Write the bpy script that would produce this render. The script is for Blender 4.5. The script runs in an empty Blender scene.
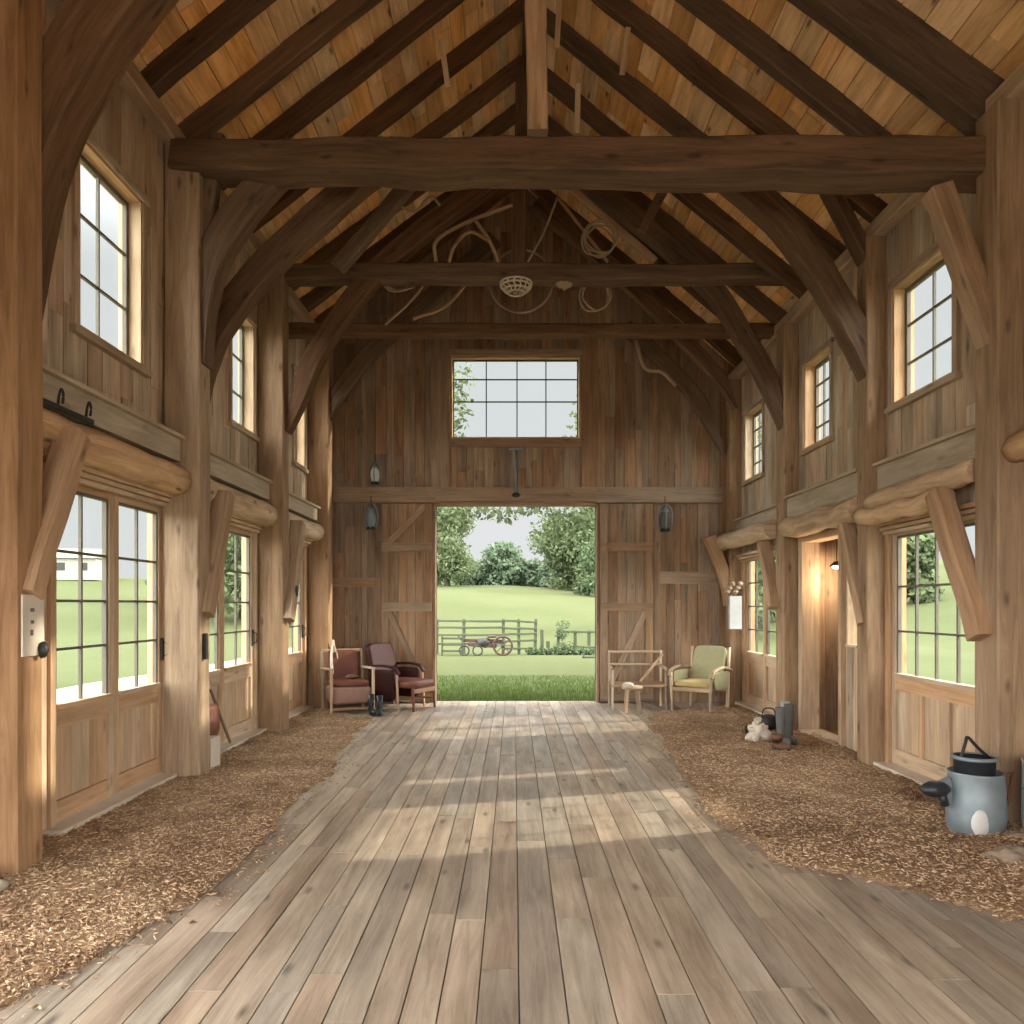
import bpy, bmesh, math, random
from mathutils import Vector, Matrix, noise
random.seed(7)
R = random.random
def U(a, b): return a + (b - a) * random.random()
C = bpy.context.scene.collection
PI = math.pi
F = 760.0
def W(px, py, Y):            # a point seen at px,py that stands Y metres away
    return Vector(((px - 514) * Y / F, Y, 1.6 + (605 - py) * Y / F))

# ------------------------------------------------------------ materials
def nn(nt, t, **k):
    n = nt.nodes.new(t)
    for a, b in k.items():
        if hasattr(n, a): setattr(n, a, b)
        else: n.inputs[a].default_value = b
    return n
def newmat(name):
    m = bpy.data.materials.new(name); m.use_nodes = True
    nt = m.node_tree
    return m, nt, nt.nodes['Principled BSDF'], nt.nodes['Material Output']
def wood(name, dark, light, var=.35, streak=28, rough=.75, bump=.25, knots=.6, patch=.5, gloss=.25, tint=None):
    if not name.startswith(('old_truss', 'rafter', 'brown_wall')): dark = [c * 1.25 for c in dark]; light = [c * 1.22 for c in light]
    m, nt, b, out = newmat(name)
    L = nt.links.new
    uv = nn(nt, 'ShaderNodeUVMap'); uv.uv_map = 'UVMap'
    at = nn(nt, 'ShaderNodeAttribute'); at.attribute_name = 'rnd'
    # streaks
    mp = nn(nt, 'ShaderNodeMapping'); mp.inputs['Scale'].default_value = (1.3, streak, 1); L(uv.outputs[0], mp.inputs[0])
    n1 = nn(nt, 'ShaderNodeTexNoise', noise_dimensions='2D'); n1.inputs['Scale'].default_value = 1; n1.inputs['Detail'].default_value = 10; n1.inputs['Roughness'].default_value = .74; n1.inputs['Distortion'].default_value = .6
    L(mp.outputs[0], n1.inputs['Vector'])
    # patches
    mp2 = nn(nt, 'ShaderNodeMapping'); mp2.inputs['Scale'].default_value = (.9, 4, 1); L(uv.outputs[0], mp2.inputs[0])
    n2 = nn(nt, 'ShaderNodeTexNoise', noise_dimensions='2D'); n2.inputs['Scale'].default_value = 1.3; n2.inputs['Detail'].default_value = 4
    L(mp2.outputs[0], n2.inputs['Vector'])
    # knots
    mp3 = nn(nt, 'ShaderNodeMapping'); mp3.inputs['Scale'].default_value = (1.6, 4.5, 1); L(uv.outputs[0], mp3.inputs[0])
    vo = nn(nt, 'ShaderNodeTexVoronoi', voronoi_dimensions='2D'); vo.inputs['Scale'].default_value = 1
    L(mp3.outputs[0], vo.inputs['Vector'])
    kr = nn(nt, 'ShaderNodeMapRange'); kr.inputs['From Min'].default_value = .07; kr.inputs['From Max'].default_value = .17
    kr.inputs['To Min'].default_value = 1 - knots; kr.inputs['To Max'].default_value = 1
    sx = nn(nt, 'ShaderNodeSeparateColor'); L(vo.outputs['Color'], sx.inputs[0])
    gt = nn(nt, 'ShaderNodeMath', operation='GREATER_THAN'); gt.inputs[1].default_value = .3; L(sx.outputs[0], gt.inputs[0])
    ds = nn(nt, 'ShaderNodeMath', operation='MULTIPLY_ADD'); L(n1.outputs[0], ds.inputs[0]); ds.inputs[1].default_value = .09; L(vo.outputs['Distance'], ds.inputs[2])
    kd = nn(nt, 'ShaderNodeMath', operation='ADD'); L(gt.outputs[0], kd.inputs[0]); L(ds.outputs[0], kd.inputs[1]); L(kd.outputs[0], kr.inputs['Value'])
    ad = nn(nt, 'ShaderNodeMath', operation='MULTIPLY_ADD'); ad.inputs[1].default_value = patch
    L(n2.outputs[0], ad.inputs[0]); L(n1.outputs[0], ad.inputs[2])
    mr = nn(nt, 'ShaderNodeMapRange'); mr.inputs['From Min'].default_value = .35 + patch * .33; mr.inputs['From Max'].default_value = .66 + patch * .66
    L(ad.outputs[0], mr.inputs['Value'])
    mx = nn(nt, 'ShaderNodeMix', data_type='RGBA'); mx.inputs[6].default_value = (*dark, 1); mx.inputs[7].default_value = (*light, 1)
    L(mr.outputs[0], mx.inputs[0])
    # per piece value / hue
    vr = nn(nt, 'ShaderNodeMapRange'); vr.inputs['To Min'].default_value = 1 - var; vr.inputs['To Max'].default_value = 1 + var
    L(at.outputs['Fac'], vr.inputs['Value'])
    k2 = nn(nt, 'ShaderNodeMath', operation='MULTIPLY'); L(vr.outputs[0], k2.inputs[0]); L(kr.outputs[0], k2.inputs[1])
    wn = nn(nt, 'ShaderNodeTexWhiteNoise', noise_dimensions='1D'); L(at.outputs['Fac'], wn.inputs['W'])
    hr = nn(nt, 'ShaderNodeMapRange'); hr.inputs['To Min'].default_value = .494; hr.inputs['To Max'].default_value = .507; L(wn.outputs[0], hr.inputs['Value'])
    sr = nn(nt, 'ShaderNodeMapRange'); sr.inputs['To Min'].default_value = 1.1; sr.inputs['To Max'].default_value = .8; L(wn.outputs[0], sr.inputs['Value'])
    hs = nn(nt, 'ShaderNodeHueSaturation'); L(mx.outputs[2], hs.inputs['Color']); L(k2.outputs[0], hs.inputs['Value']); L(hr.outputs[0], hs.inputs['Hue']); L(sr.outputs[0], hs.inputs['Saturation'])
    L(hs.outputs[0], b.inputs['Base Color'])
    b.inputs['Roughness'].default_value = rough; b.inputs['Specular IOR Level'].default_value = gloss
    bp = nn(nt, 'ShaderNodeBump'); bp.inputs['Strength'].default_value = bump; bp.inputs['Distance'].default_value = .01
    L(ad.outputs[0], bp.inputs['Height']); L(bp.outputs[0], b.inputs['Normal'])
    return m
def plain(name, col, rough=.6, metal=0, var=.12, scale=12, bump=.1, spec=.3):
    m, nt, b, out = newmat(name); L = nt.links.new
    tc = nn(nt, 'ShaderNodeTexCoord'); n = nn(nt, 'ShaderNodeTexNoise'); n.inputs['Scale'].default_value = scale; n.inputs['Detail'].default_value = 4
    L(tc.outputs['Object'], n.inputs['Vector'])
    mx = nn(nt, 'ShaderNodeMix', data_type='RGBA')
    mx.inputs[6].default_value = (*[c * (1 - var * 1.6) for c in col], 1); mx.inputs[7].default_value = (*[min(1, c * (1 + var * 1.6)) for c in col], 1)
    L(n.outputs[0], mx.inputs[0]); L(mx.outputs[2], b.inputs['Base Color'])
    b.inputs['Roughness'].default_value = rough; b.inputs['Metallic'].default_value = metal; b.inputs['Specular IOR Level'].default_value = spec
    bp = nn(nt, 'ShaderNodeBump'); bp.inputs['Strength'].default_value = bump; bp.inputs['Distance'].default_value = .01
    L(n.outputs[0], bp.inputs['Height']); L(bp.outputs[0], b.inputs['Normal'])
    return m
def leafmat(name, a, c, trans=.35):
    m, nt, b, out = newmat(name); L = nt.links.new
    at = nn(nt, 'ShaderNodeAttribute'); at.attribute_name = 'rnd'
    mx = nn(nt, 'ShaderNodeMix', data_type='RGBA'); mx.inputs[6].default_value = (*a, 1); mx.inputs[7].default_value = (*c, 1)
    L(at.outputs['Fac'], mx.inputs[0])
    d = nn(nt, 'ShaderNodeBsdfDiffuse'); t = nn(nt, 'ShaderNodeBsdfTranslucent'); L(mx.outputs[2], d.inputs[0]); L(mx.outputs[2], t.inputs[0])
    ms = nn(nt, 'ShaderNodeMixShader'); ms.inputs[0].default_value = trans; L(d.outputs[0], ms.inputs[1]); L(t.outputs[0], ms.inputs[2]); L(ms.outputs[0], out.inputs[0])
    return m
def glassmat():
    m, nt, b, out = newmat('window_glass'); L = nt.links.new
    t = nn(nt, 'ShaderNodeBsdfTransparent'); t.inputs[0].default_value = (.93, .96, .94, 1)
    g = nn(nt, 'ShaderNodeBsdfGlossy'); g.inputs['Roughness'].default_value = .03
    fr = nn(nt, 'ShaderNodeLayerWeight'); fr.inputs[0].default_value = .5
    pw = nn(nt, 'ShaderNodeMath', operation='POWER'); pw.inputs[1].default_value = 5; L(fr.outputs['Facing'], pw.inputs[0])
    ml = nn(nt, 'ShaderNodeMath', operation='MULTIPLY_ADD'); ml.inputs[1].default_value = .45; ml.inputs[2].default_value = .015; L(pw.outputs[0], ml.inputs[0])
    ms = nn(nt, 'ShaderNodeMixShader'); L(ml.outputs[0], ms.inputs[0]); L(t.outputs[0], ms.inputs[1]); L(g.outputs[0], ms.inputs[2]); L(ms.outputs[0], out.inputs[0])
    return m
def emis(name, col, s):
    m, nt, b, out = newmat(name)
    e = nn(nt, 'ShaderNodeEmission'); e.inputs[0].default_value = (*col, 1); e.inputs[1].default_value = s
    nt.links.new(e.outputs[0], out.inputs[0]); return m
def groundmat():
    m, nt, b, out = newmat('meadow_grass'); L = nt.links.new
    tc = nn(nt, 'ShaderNodeTexCoord')
    n = nn(nt, 'ShaderNodeTexNoise'); n.inputs['Scale'].default_value = .12; n.inputs['Detail'].default_value = 5; L(tc.outputs['Object'], n.inputs['Vector'])
    n2 = nn(nt, 'ShaderNodeTexNoise'); n2.inputs['Scale'].default_value = 3; n2.inputs['Detail'].default_value = 6; L(tc.outputs['Object'], n2.inputs['Vector'])
    ad = nn(nt, 'ShaderNodeMath', operation='MULTIPLY_ADD'); ad.inputs[1].default_value = .5; L(n2.outputs[0], ad.inputs[0]); L(n.outputs[0], ad.inputs[2])
    mr = nn(nt, 'ShaderNodeMapRange'); mr.inputs['From Min'].default_value = .55; mr.inputs['From Max'].default_value = .95; L(ad.outputs[0], mr.inputs['Value'])
    mx = nn(nt, 'ShaderNodeMix', data_type='RGBA'); mx.inputs[6].default_value = (*GR_A, 1); mx.inputs[7].default_value = (*GR_B, 1)
    L(mr.outputs[0], mx.inputs[0]); L(mx.outputs[2], b.inputs['Base Color']); b.inputs['Roughness'].default_value = .9; b.inputs['Specular IOR Level'].default_value = .1
    return m
def chipmat():
    m, nt, b, out = newmat('wood_chip'); L = nt.links.new
    at = nn(nt, 'ShaderNodeAttribute'); at.attribute_name = 'rnd'
    tc = nn(nt, 'ShaderNodeTexCoord'); n = nn(nt, 'ShaderNodeTexNoise'); n.inputs['Scale'].default_value = 2.2; n.inputs['Detail'].default_value = 5; L(tc.outputs['Object'], n.inputs['Vector'])
    cr = nn(nt, 'ShaderNodeValToRGB'); e = cr.color_ramp.elements
    e[0].position = 0; e[0].color = (.105, .055, .028, 1); e[1].position = 1; e[1].color = (.52, .38, .235, 1)
    x = cr.color_ramp.elements.new(.5); x.color = (.29, .18, .10, 1)
    ad = nn(nt, 'ShaderNodeMath', operation='MULTIPLY_ADD'); ad.inputs[1].default_value = .7; L(at.outputs['Fac'], ad.inputs[0])
    s = nn(nt, 'ShaderNodeMath', operation='MULTIPLY_ADD'); s.inputs[1].default_value = .9; s.inputs[2].default_value = -.28; L(n.outputs[0], s.inputs[0]); L(s.outputs[0], ad.inputs[2])
    L(ad.outputs[0], cr.inputs[0]); L(cr.outputs[0], b.inputs['Base Color']); b.inputs['Roughness'].default_value = .85; b.inputs['Specular IOR Level'].default_value = .2
    n3 = nn(nt, 'ShaderNodeTexNoise'); n3.inputs['Scale'].default_value = 60; n3.inputs['Detail'].default_value = 3; L(tc.outputs['Object'], n3.inputs['Vector'])
    bp = nn(nt, 'ShaderNodeBump'); bp.inputs['Strength'].default_value = .6; bp.inputs['Distance'].default_value = .02; L(n3.outputs[0], bp.inputs['Height']); L(bp.outputs[0], b.inputs['Normal'])
    return m
GR_A = (.046, .055, .018); GR_B = (.063, .071, .028)
M = {}
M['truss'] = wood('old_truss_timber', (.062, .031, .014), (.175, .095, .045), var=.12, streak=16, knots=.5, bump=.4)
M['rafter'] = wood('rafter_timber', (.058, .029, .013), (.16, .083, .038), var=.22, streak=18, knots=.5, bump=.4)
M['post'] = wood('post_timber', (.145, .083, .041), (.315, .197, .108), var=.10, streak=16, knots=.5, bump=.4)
M['brace'] = wood('brace_timber', (.19, .11, .058), (.38, .24, .138), var=.12, streak=16, knots=.5, bump=.4)
M['wall'] = wood('grey_wall_board', (.20, .138, .088), (.45, .335, .225), var=.22, streak=26, knots=.5, patch=.8, bump=.5)
M['back'] = wood('brown_wall_board', (.155, .09, .048), (.36, .222, .125), var=.24, streak=24, knots=.4, patch=.6, bump=.4)
M['backbeam'] = wood('brown_wall_beam', (.18, .105, .056), (.37, .228, .128), var=.12, streak=20, knots=.4)
M['roof'] = wood('roof_board', (.42, .22, .08), (.80, .49, .21), var=.22, streak=16, knots=.75, patch=.7, bump=.3)
M['door'] = wood('door_timber', (.25, .155, .085), (.47, .31, .18), var=.10, streak=22, knots=.35)
M['frame'] = wood('window_casing', (.30, .19, .10), (.54, .37, .215), var=.1, streak=24, knots=.3)
M['log'] = wood('log_timber', (.26, .165, .09), (.56, .39, .235), var=.1, streak=12, knots=.7, bump=.6)
M['ledge'] = wood('ledge_board', (.22, .155, .10), (.40, .30, .20), var=.08, streak=20, knots=.3)
M['floor'] = wood('floor_board', (.135, .098, .066), (.335, .262, .188), var=.17, streak=20, rough=.55, knots=.6, patch=.8, bump=.3, gloss=.35)
M['sill'] = plain('pale_sill', (.55, .47, .37), .8, var=.15, scale=5)
M['sash'] = plain('grey_sash_paint', (.13, .11, .08), .6)
M['sash2'] = plain('dark_sash_metal', (.05, .055, .045), .5)
M['glass'] = glassmat()
M['iron'] = plain('black_iron', (.03, .028, .026), .5, .4)
M['zinc'] = plain('galvanised_metal', (.21, .24, .25), .5, .45, var=.2, scale=7, bump=.05)
M['black'] = plain('black_rubber', (.018, .019, .021), .4)
M['leather'] = plain('burgundy_leather', (.032, .008, .006), .6, var=.2, scale=9, bump=.15, spec=.12)
M['leather2'] = plain('red_brown_leather', (.13, .042, .024), .5, var=.25, scale=9, spec=.3)
M['pink'] = plain('dusty_rose_cloth', (.26, .15, .11), .9)
M['cream'] = plain('cream_cloth', (.55, .47, .37), .9)
M['green'] = plain('sage_green_cloth', (.30, .275, .15), .9)
M['yellow'] = plain('mustard_cloth', (.40, .30, .12), .9)
M['chairwood'] = wood('chair_wood', (.14, .075, .04), (.30, .18, .10), streak=20)
M['palewood'] = wood('pale_chair_wood', (.22, .15, .09), (.42, .31, .2), streak=20)
M['rope'] = plain('rope_fibre', (.34, .25, .155), .9, bump=.5, scale=60)
M['white'] = plain('white_enamel', (.5, .48, .45), .5)
M['stone'] = plain('pale_stone', (.20, .145, .10), .9, bump=.6, scale=6)
M['boot'] = plain('grey_rubber', (.10, .095, .085), .5)
M['brown'] = plain('brown_leather', (.12, .055, .03), .6, bump=.4)
M['blueglass'] = plain('blue_grey_enamel', (.30, .36, .40), .3)
M['chip'] = chipmat()
M['bark'] = plain('tree_bark', (.10, .08, .055), .95, bump=.8, scale=4)
M['leafA'] = leafmat('light_foliage', (.075, .10, .048), (.14, .17, .085))
M['leafB'] = leafmat('mid_foliage', (.06, .09, .045), (.125, .16, .08))
M['leafC'] = leafmat('dark_foliage', (.065, .095, .055), (.13, .165, .10))
M['shadegrass'] = leafmat('shade_grass_blades', (.04, .066, .016), (.08, .115, .032))
M['fence'] = plain('fence_wood', (.05, .055, .03), .9, scale=4)
M['rust'] = plain('rusty_metal', (.05, .026, .019), .7, .2, var=.4, scale=9)
M['limewash'] = plain('limewashed_wall', (.22, .20, .165), .9, scale=2)
M['tile'] = plain('roof_tile', (.15, .13, .11), .9, scale=3)
M['gravel'] = plain('pale_gravel', (.36, .32, .25), .95, scale=4)
M['meadow'] = groundmat()
M['lampglow'] = emis('lamp_glow', (1, .93, .8), 6)
M['paper'] = plain('aged_white_paper', (.45, .44, .41), .8, var=.05)

# ------------------------------------------------------------ mesh builder
class MB:
    def __init__(s): s.v = []; s.f = []; s.uv = []; s.r = []; s.sm = []
    def face(s, idx, uvs, r, sm=False):
        s.f.append(idx); s.uv.extend(uvs); s.r.append(r); s.sm.append(sm)
    def box(s, Mf, a0, a1, b0, b1, c0, c1, g='b', r=None):   # a,b,c mapped by Mf; g = grain axis
        if r is None: r = R()
        k = len(s.v)
        P = [(a, b, c) for a in (a0, a1) for b in (b0, b1) for c in (c0, c1)]
        s.v.extend([Vector(Mf(*p)) for p in P])
        off = (r * 37.7 + U(0, 9), U(0, 50))
        for q in ((0, 1, 3, 2), (4, 6, 7, 5), (0, 4, 5, 1), (2, 3, 7, 6), (0, 2, 6, 4), (1, 5, 7, 3)):
            uvs = []
            for i in q:
                a, b, c = P[i]
                if g == 'a': u, v = a, b + c
                elif g == 'b': u, v = b, a + c
                else: u, v = c, a + b
                uvs.append((u + off[0], v + off[1]))
            s.face([k + i for i in q], uvs, r)
    def sweep(s, pts, prof, up=(0, 0, 1), sc=None, r=None, sm=False, cap=True, closed=False, twist=None):
        if r is None: r = R()
        pts = [Vector(p) for p in pts]; up = Vector(up); n = len(pts); m = len(prof); k = len(s.v)
        off = (U(0, 60), U(0, 60)); L = [0]
        for i in range(1, n): L.append(L[-1] + (pts[i] - pts[i - 1]).length)
        for i, p in enumerate(pts):
            if closed: t = pts[(i + 1) % n] - pts[i - 1]
            else: t = pts[min(i + 1, n - 1)] - pts[max(i - 1, 0)]
            t.normalize(); sd = t.cross(up)
            if sd.length < 1e-4: sd = t.cross(Vector((0, 1, 0.01)))
            sd.normalize(); u2 = sd.cross(t)
            f = sc[i] if sc else 1
            fa, fb = f if isinstance(f, tuple) else (f, f)
            for a, b in prof: s.v.append(p + sd * a * fa + u2 * b * fb)
        per = [0]
        for j in range(m):
            a = prof[j]; b = prof[(j + 1) % m]; per.append(per[-1] + math.hypot(a[0] - b[0], a[1] - b[1]))
        for i in range(n if closed else n - 1):
            i2 = (i + 1) % n; l2 = L[i] + .1 if i2 == 0 else L[i2]
            for j in range(m):
                j2 = (j + 1) % m
                s.face([k + i * m + j, k + i2 * m + j, k + i2 * m + j2, k + i * m + j2],
                       [(L[i] + off[0], per[j] + off[1]), (l2 + off[0], per[j] + off[1]), (l2 + off[0], per[j + 1] + off[1]), (L[i] + off[0], per[j + 1] + off[1])], r, sm)
        if cap and not closed:
            for base, rev in ((k, False), (k + (n - 1) * m, True)):
                ids = list(range(m)); ids = ids if not rev else ids[::-1]
                s.face([base + j for j in ids], [(prof[j][0] * .2 + off[0], prof[j][1] + off[1]) for j in ids], r)
    def beam(s, p0, p1, w, h, up=(0, 0, 1), c=.012, n=None, wob=0.0, r=None, sc=None):
        p0 = Vector(p0); p1 = Vector(p1); l = (p1 - p0).length
        if n is None: n = max(1, int(l / .35)) if wob else 1
        sd = (p1 - p0).normalized().cross(Vector(up))
        if sd.length < 1e-3: sd = Vector((1, 0, 0))
        sd.normalize(); u2 = sd.cross((p1 - p0).normalized())
        pts = []; scs = []; seed = U(0, 99)
        for i in range(n + 1):
            q = p0.lerp(p1, i / n)
            if wob and 0 <= i <= n:
                q = q + sd * wob * noise.noise(Vector((seed, i * .45, 0))) + u2 * wob * noise.noise(Vector((seed, i * .45, 7)))
            f = 1 + (wob * 3.0 / max(w, .1)) * .5 * noise.noise(Vector((seed, i * .6, 3))) if wob else 1
            if sc: f *= sc[0] + (sc[1] - sc[0]) * i / n
            pts.append(q); scs.append(f)
        s.sweep(pts, rect(w, h, c), up, scs, r)
    def tube(s, pts, rad, n=8, up=(0, 0, 1), sc=None, closed=False, r=None):
        s.sweep(pts, [(math.cos(2 * PI * j / n) * rad, math.sin(2 * PI * j / n) * rad) for j in range(n)], up, sc, r, True, True, closed)
    def lathe(s, prof, n=24, c=(0, 0, 0), sx=1, sy=1, r=None, mat=None):
        if r is None: r = R()
        k = len(s.v); c = Vector(c); m = len(prof)
        for (rad, z) in prof:
            for j in range(n):
                a = 2 * PI * j / n
                p = Vector((rad * math.cos(a) * sx, rad * math.sin(a) * sy, z))
                if mat: p = mat @ p
                s.v.append(c + p)
        for i in range(m - 1):
            for j in range(n):
                j2 = (j + 1) % n
                s.face([k + i * n + j, k + i * n + j2, k + (i + 1) * n + j2, k + (i + 1) * n + j], [(i * .1, j * .1), (i * .1, j * .1 + .1), (i * .1 + .1, j * .1 + .1), (i * .1 + .1, j * .1)], r, True)
    def blob(s, c, sx, sy, sz, nz=.12, n=14, fl=None, freq=2.5, r=None):
        prof = []; c = Vector(c); k = len(s.v); seed = U(0, 50)
        if r is None: r = R()
        for i in range(n + 1):
            ph = -PI / 2 + PI * i / n
            for j in range(2 * n):
                a = PI * j / n
                d = Vector((math.cos(ph) * math.cos(a), math.cos(ph) * math.sin(a), math.sin(ph)))
                f = 1 + nz * noise.noise(d * freq + Vector((seed, 0, 0)))
                p = Vector((d.x * sx, d.y * sy, d.z * sz)) * f
                if fl is not None and p.z < fl: p.z = fl
                s.v.append(c + p)
        m = 2 * n
        for i in range(n):
            for j in range(m):
                j2 = (j + 1) % m
                s.face([k + i * m + j, k + i * m + j2, k + (i + 1) * m + j2, k + (i + 1) * m + j], [(0, 0), (.1, 0), (.1, .1), (0, .1)], r, True)
    def cushion(s, Mf, a0, a1, b0, b1, c0, c1, puff=.03, n=8, r=None):   # soft box
        if r is None: r = R()
        k = len(s.v)
        def sq(t):
            return math.copysign(abs(t) ** .28, t)
        for i in range(2 * n + 1):
            ph = -PI / 2 + PI * i / (2 * n)
            for j in range(4 * n):
                a = 2 * PI * (j + .5) / (4 * n)
                x = sq(math.cos(ph)) * sq(math.cos(a)); y = sq(math.cos(ph)) * sq(math.sin(a)); z = sq(math.sin(ph))
                ce = (1 - x * x) * (1 - y * y)
                A = (a0 + a1) / 2 + x * (a1 - a0) / 2; B = (b0 + b1) / 2 + y * (b1 - b0) / 2
                Cc = (c0 + c1) / 2 + z * ((c1 - c0) / 2 + puff * ce)
                s.v.append(Vector(Mf(A, B, Cc)))
        m = 4 * n
        for i in range(2 * n):
            for j in range(m):
                j2 = (j + 1) % m
                s.face([k + i * m + j, k + i * m + j2, k + (i + 1) * m + j2, k + (i + 1) * m + j], [(0, 0), (.1, 0), (.1, .1), (0, .1)], r, True)
    def build(s, name, mat, parent=None, recalc=True, origin=None):
        vs = s.v
        if parent is None and origin is None and vs:
            xs = [p.x for p in vs]; ys = [p.y for p in vs]; zs = [p.z for p in vs]
            origin = Vector(((min(xs) + max(xs)) / 2, (min(ys) + max(ys)) / 2, min(zs)))
        if parent is None and origin is not None: vs = [p - origin for p in vs]
        me = bpy.data.meshes.new(name)
        me.from_pydata([tuple(p) for p in vs], [], s.f)
        uvl = me.uv_layers.new(name='UVMap'); uvl.data.foreach_set('uv', [c for q in s.uv for c in q])
        a = me.attributes.new('rnd', 'FLOAT', 'FACE'); a.data.foreach_set('value', s.r)
        me.polygons.foreach_set('use_smooth', s.sm)
        if recalc:
            bm = bmesh.new(); bm.from_mesh(me); bmesh.ops.recalc_face_normals(bm, faces=bm.faces); bm.to_mesh(me); bm.free()
        me.materials.append(M[mat] if isinstance(mat, str) else mat)
        o = bpy.data.objects.new(name, me); C.objects.link(o)
        if parent is not None: o.parent = parent
        elif origin is not None: o.location = origin
        return o
def rect(w, h, c=.012):
    w /= 2; h /= 2; c = min(c, w * .4, h * .4)
    return [(-w + c, -h), (w - c, -h), (w, -h + c), (w, h - c), (w - c, h), (-w + c, h), (-w, h - c), (-w, -h + c)]
ID = lambda a, b, c: (a, b, c)
def tag(o, label=None, cat=None, group=None, kind=None):
    if label: o['label'] = label
    if cat: o['category'] = cat
    if group: o['group'] = group
    if kind: o['kind'] = kind
    return o
def struct(o): o['kind'] = 'structure'; return o
def thing(name, label, cat, loc=(0, 0, 0), rz=0, group=None):
    o = bpy.data.objects.new(name, None); C.objects.link(o); o.location = loc; o.rotation_euler = (0, 0, rz); o.empty_display_size = .1
    return tag(o, label, cat, group)
def bez(pts, n=8):     # smooth path through points (Catmull-Rom)
    pts = [Vector(p) for p in pts]; P = [pts[0] * 2 - pts[1]] + pts + [pts[-1] * 2 - pts[-2]]; out = []
    for i in range(1, len(P) - 2):
        for k in range(n):
            t = k / n; a, b, c, d = P[i - 1], P[i], P[i + 1], P[i + 2]
            out.append(.5 * ((2 * b) + (c - a) * t + (2 * a - 5 * b + 4 * c - d) * t * t + (3 * b - a - 3 * c + d) * t ** 3))
    out.append(pts[-1]); return out

# ------------------------------------------------------------ the shell
XL, XR, YB, YF = -3.2, 3.65, 12.54, -2.2
PL, PR = -2.86, 3.45           # inner faces of posts
EL, ER, XRG, ZRG = 5.95, 5.35, .15, 8.36
def roofz(x): return ZRG - .72 * (XRG - x) if x < XRG else ZRG - .86 * (x - XRG)
ML = lambda u, v, n: (XL + n, u, v)
MR = lambda u, v, n: (XR - n, u, v)
MBk = lambda u, v, n: (u, YB - n, v)

def boards(mb, Mf, u0, u1, v0, v1, holes, wmin=.11, wmax=.21, top=None, th=.028, joints=True, relief=.012, rr=None):
    """vertical boards between u0..u1, v0..top(u), leaving holes (u0,u1,v0,v1) open"""
    br = sorted({u0, u1} | {h[0] for h in holes} | {h[1] for h in holes}); br = [b for b in br if u0 <= b <= u1]
    cuts = []
    for a, b in zip(br, br[1:]):
        n = max(1, round((b - a) / ((wmin + wmax) / 2))); ws = [U(wmin, wmax) for _ in range(n)]; t = sum(ws); x = a
        for w in ws: cuts.append((x, x + w * (b - a) / t)); x += w * (b - a) / t
    for a, b in cuts:
        m = (a + b) / 2; tp = min(v1, top(m)) if top else v1
        spans = [(v0, tp)]
        for h in holes:
            if h[0] < m < h[1]:
                ns = []
                for s0, s1 in spans:
                    if h[2] > s0: ns.append((s0, min(s1, h[2])))
                    if h[3] < s1: ns.append((max(s0, h[3]), s1))
                spans = [q for q in ns if q[1] - q[0] > .01]
        for s0, s1 in spans:
            z = s0; base = R()
            while z < s1 - .01:
                e = s1
                if joints and s1 - z > .9 and R() < .8: e = min(s1, z + U(.5, 1.8))
                if s1 - e < .25: e = s1
                rv = R() if joints else base
                mb.box(Mf, a + .002, b - .002, z + .001, e - .001, -.05, U(0, relief), 'b', rv)
                z = e
def slab(mb, Mf, u0, u1, v0, v1, holes, n0, n1, top=None, step=.25):
    us = sorted({u0, u1} | {h[0] for h in holes} | {h[1] for h in holes})
    if top:
        k = int((u1 - u0) / step)
        us = sorted(set(us) | {u0 + (u1 - u0) * i / k for i in range(k + 1)})
    us = [u for u in us if u0 <= u <= u1]
    for a, b in zip(us, us[1:]):
        if b - a < 1e-4: continue
        m = (a + b) / 2; tp = min(top(a), top(b)) + .02 if top else v1
        spans = [(v0, tp)]
        for h in holes:
            if h[0] < m < h[1]:
                ns = []
                for s0, s1 in spans:
                    if h[2] > s0: ns.append((s0, min(s1, h[2])))
                    if h[3] < s1: ns.append((max(s0, h[3]), s1))
                spans = ns
        for s0, s1 in spans:
            if s1 - s0 > .01: mb.box(Mf, a, b, s0, s1, n0, n1, 'b', .3)

# openings -----------------------------------------------------------------
HL = [(5.2, 7.0, 0.02, 2.6), (7.3, 9.4, 0.02, 2.6), (9.75, 11.6, 0.02, 2.6), (4.98, 5.12, 1.25, 1.98),
      (5.55, 6.5, 3.62, 5.05), (8.55, 9.3, 3.66, 5.02), (11.0, 11.55, 3.66, 5.02), (.4, 3.6, -.1, 2.6)]  # last one is an unseen opening added to light the near floor
HR = [(5.85, 7.42, 0.02, 2.36), (8.42, 9.5, 0.02, 2.42), (8.02, 8.3, 1.15, 2.3), (10.15, 12.05, 0.02, 2.42),
      (6.28, 7.28, 3.5, 4.64), (8.72, 9.5, 3.52, 4.6), (11.1, 11.95, 3.52, 4.6), (-1.7, .8, -.1, 2.4)]  # last one is unseen too, added to let more light in
HB = [(-1.287, 1.353, -.1, 3.28), (-1.04, 1.09, 4.34, 5.69)]
mb = MB(); boards(mb, ML, YF, YB, 0, EL, HL); slab(mb, ML, YF, YB, -.05, EL, HL, -.16, -.05)
struct(mb.build('wall_left', 'wall', recalc=False))
mb = MB(); boards(mb, MR, YF, YB, 0, ER, HR); slab(mb, MR, YF, YB, -.05, ER, HR, -.16, -.05)
struct(mb.build('wall_right', 'wall', recalc=False))
mb = MB(); boards(mb, MBk, XL, XR, 0, 9, HB, .10, .19, top=lambda x: roofz(x) + .3, relief=.02)
slab(mb, MBk, XL - .16, XR + .16, -.05, 9, HB, -.16, -.05, top=lambda x: roofz(x) + .3)
struct(mb.build('wall_back', 'back', recalc=False))
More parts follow.
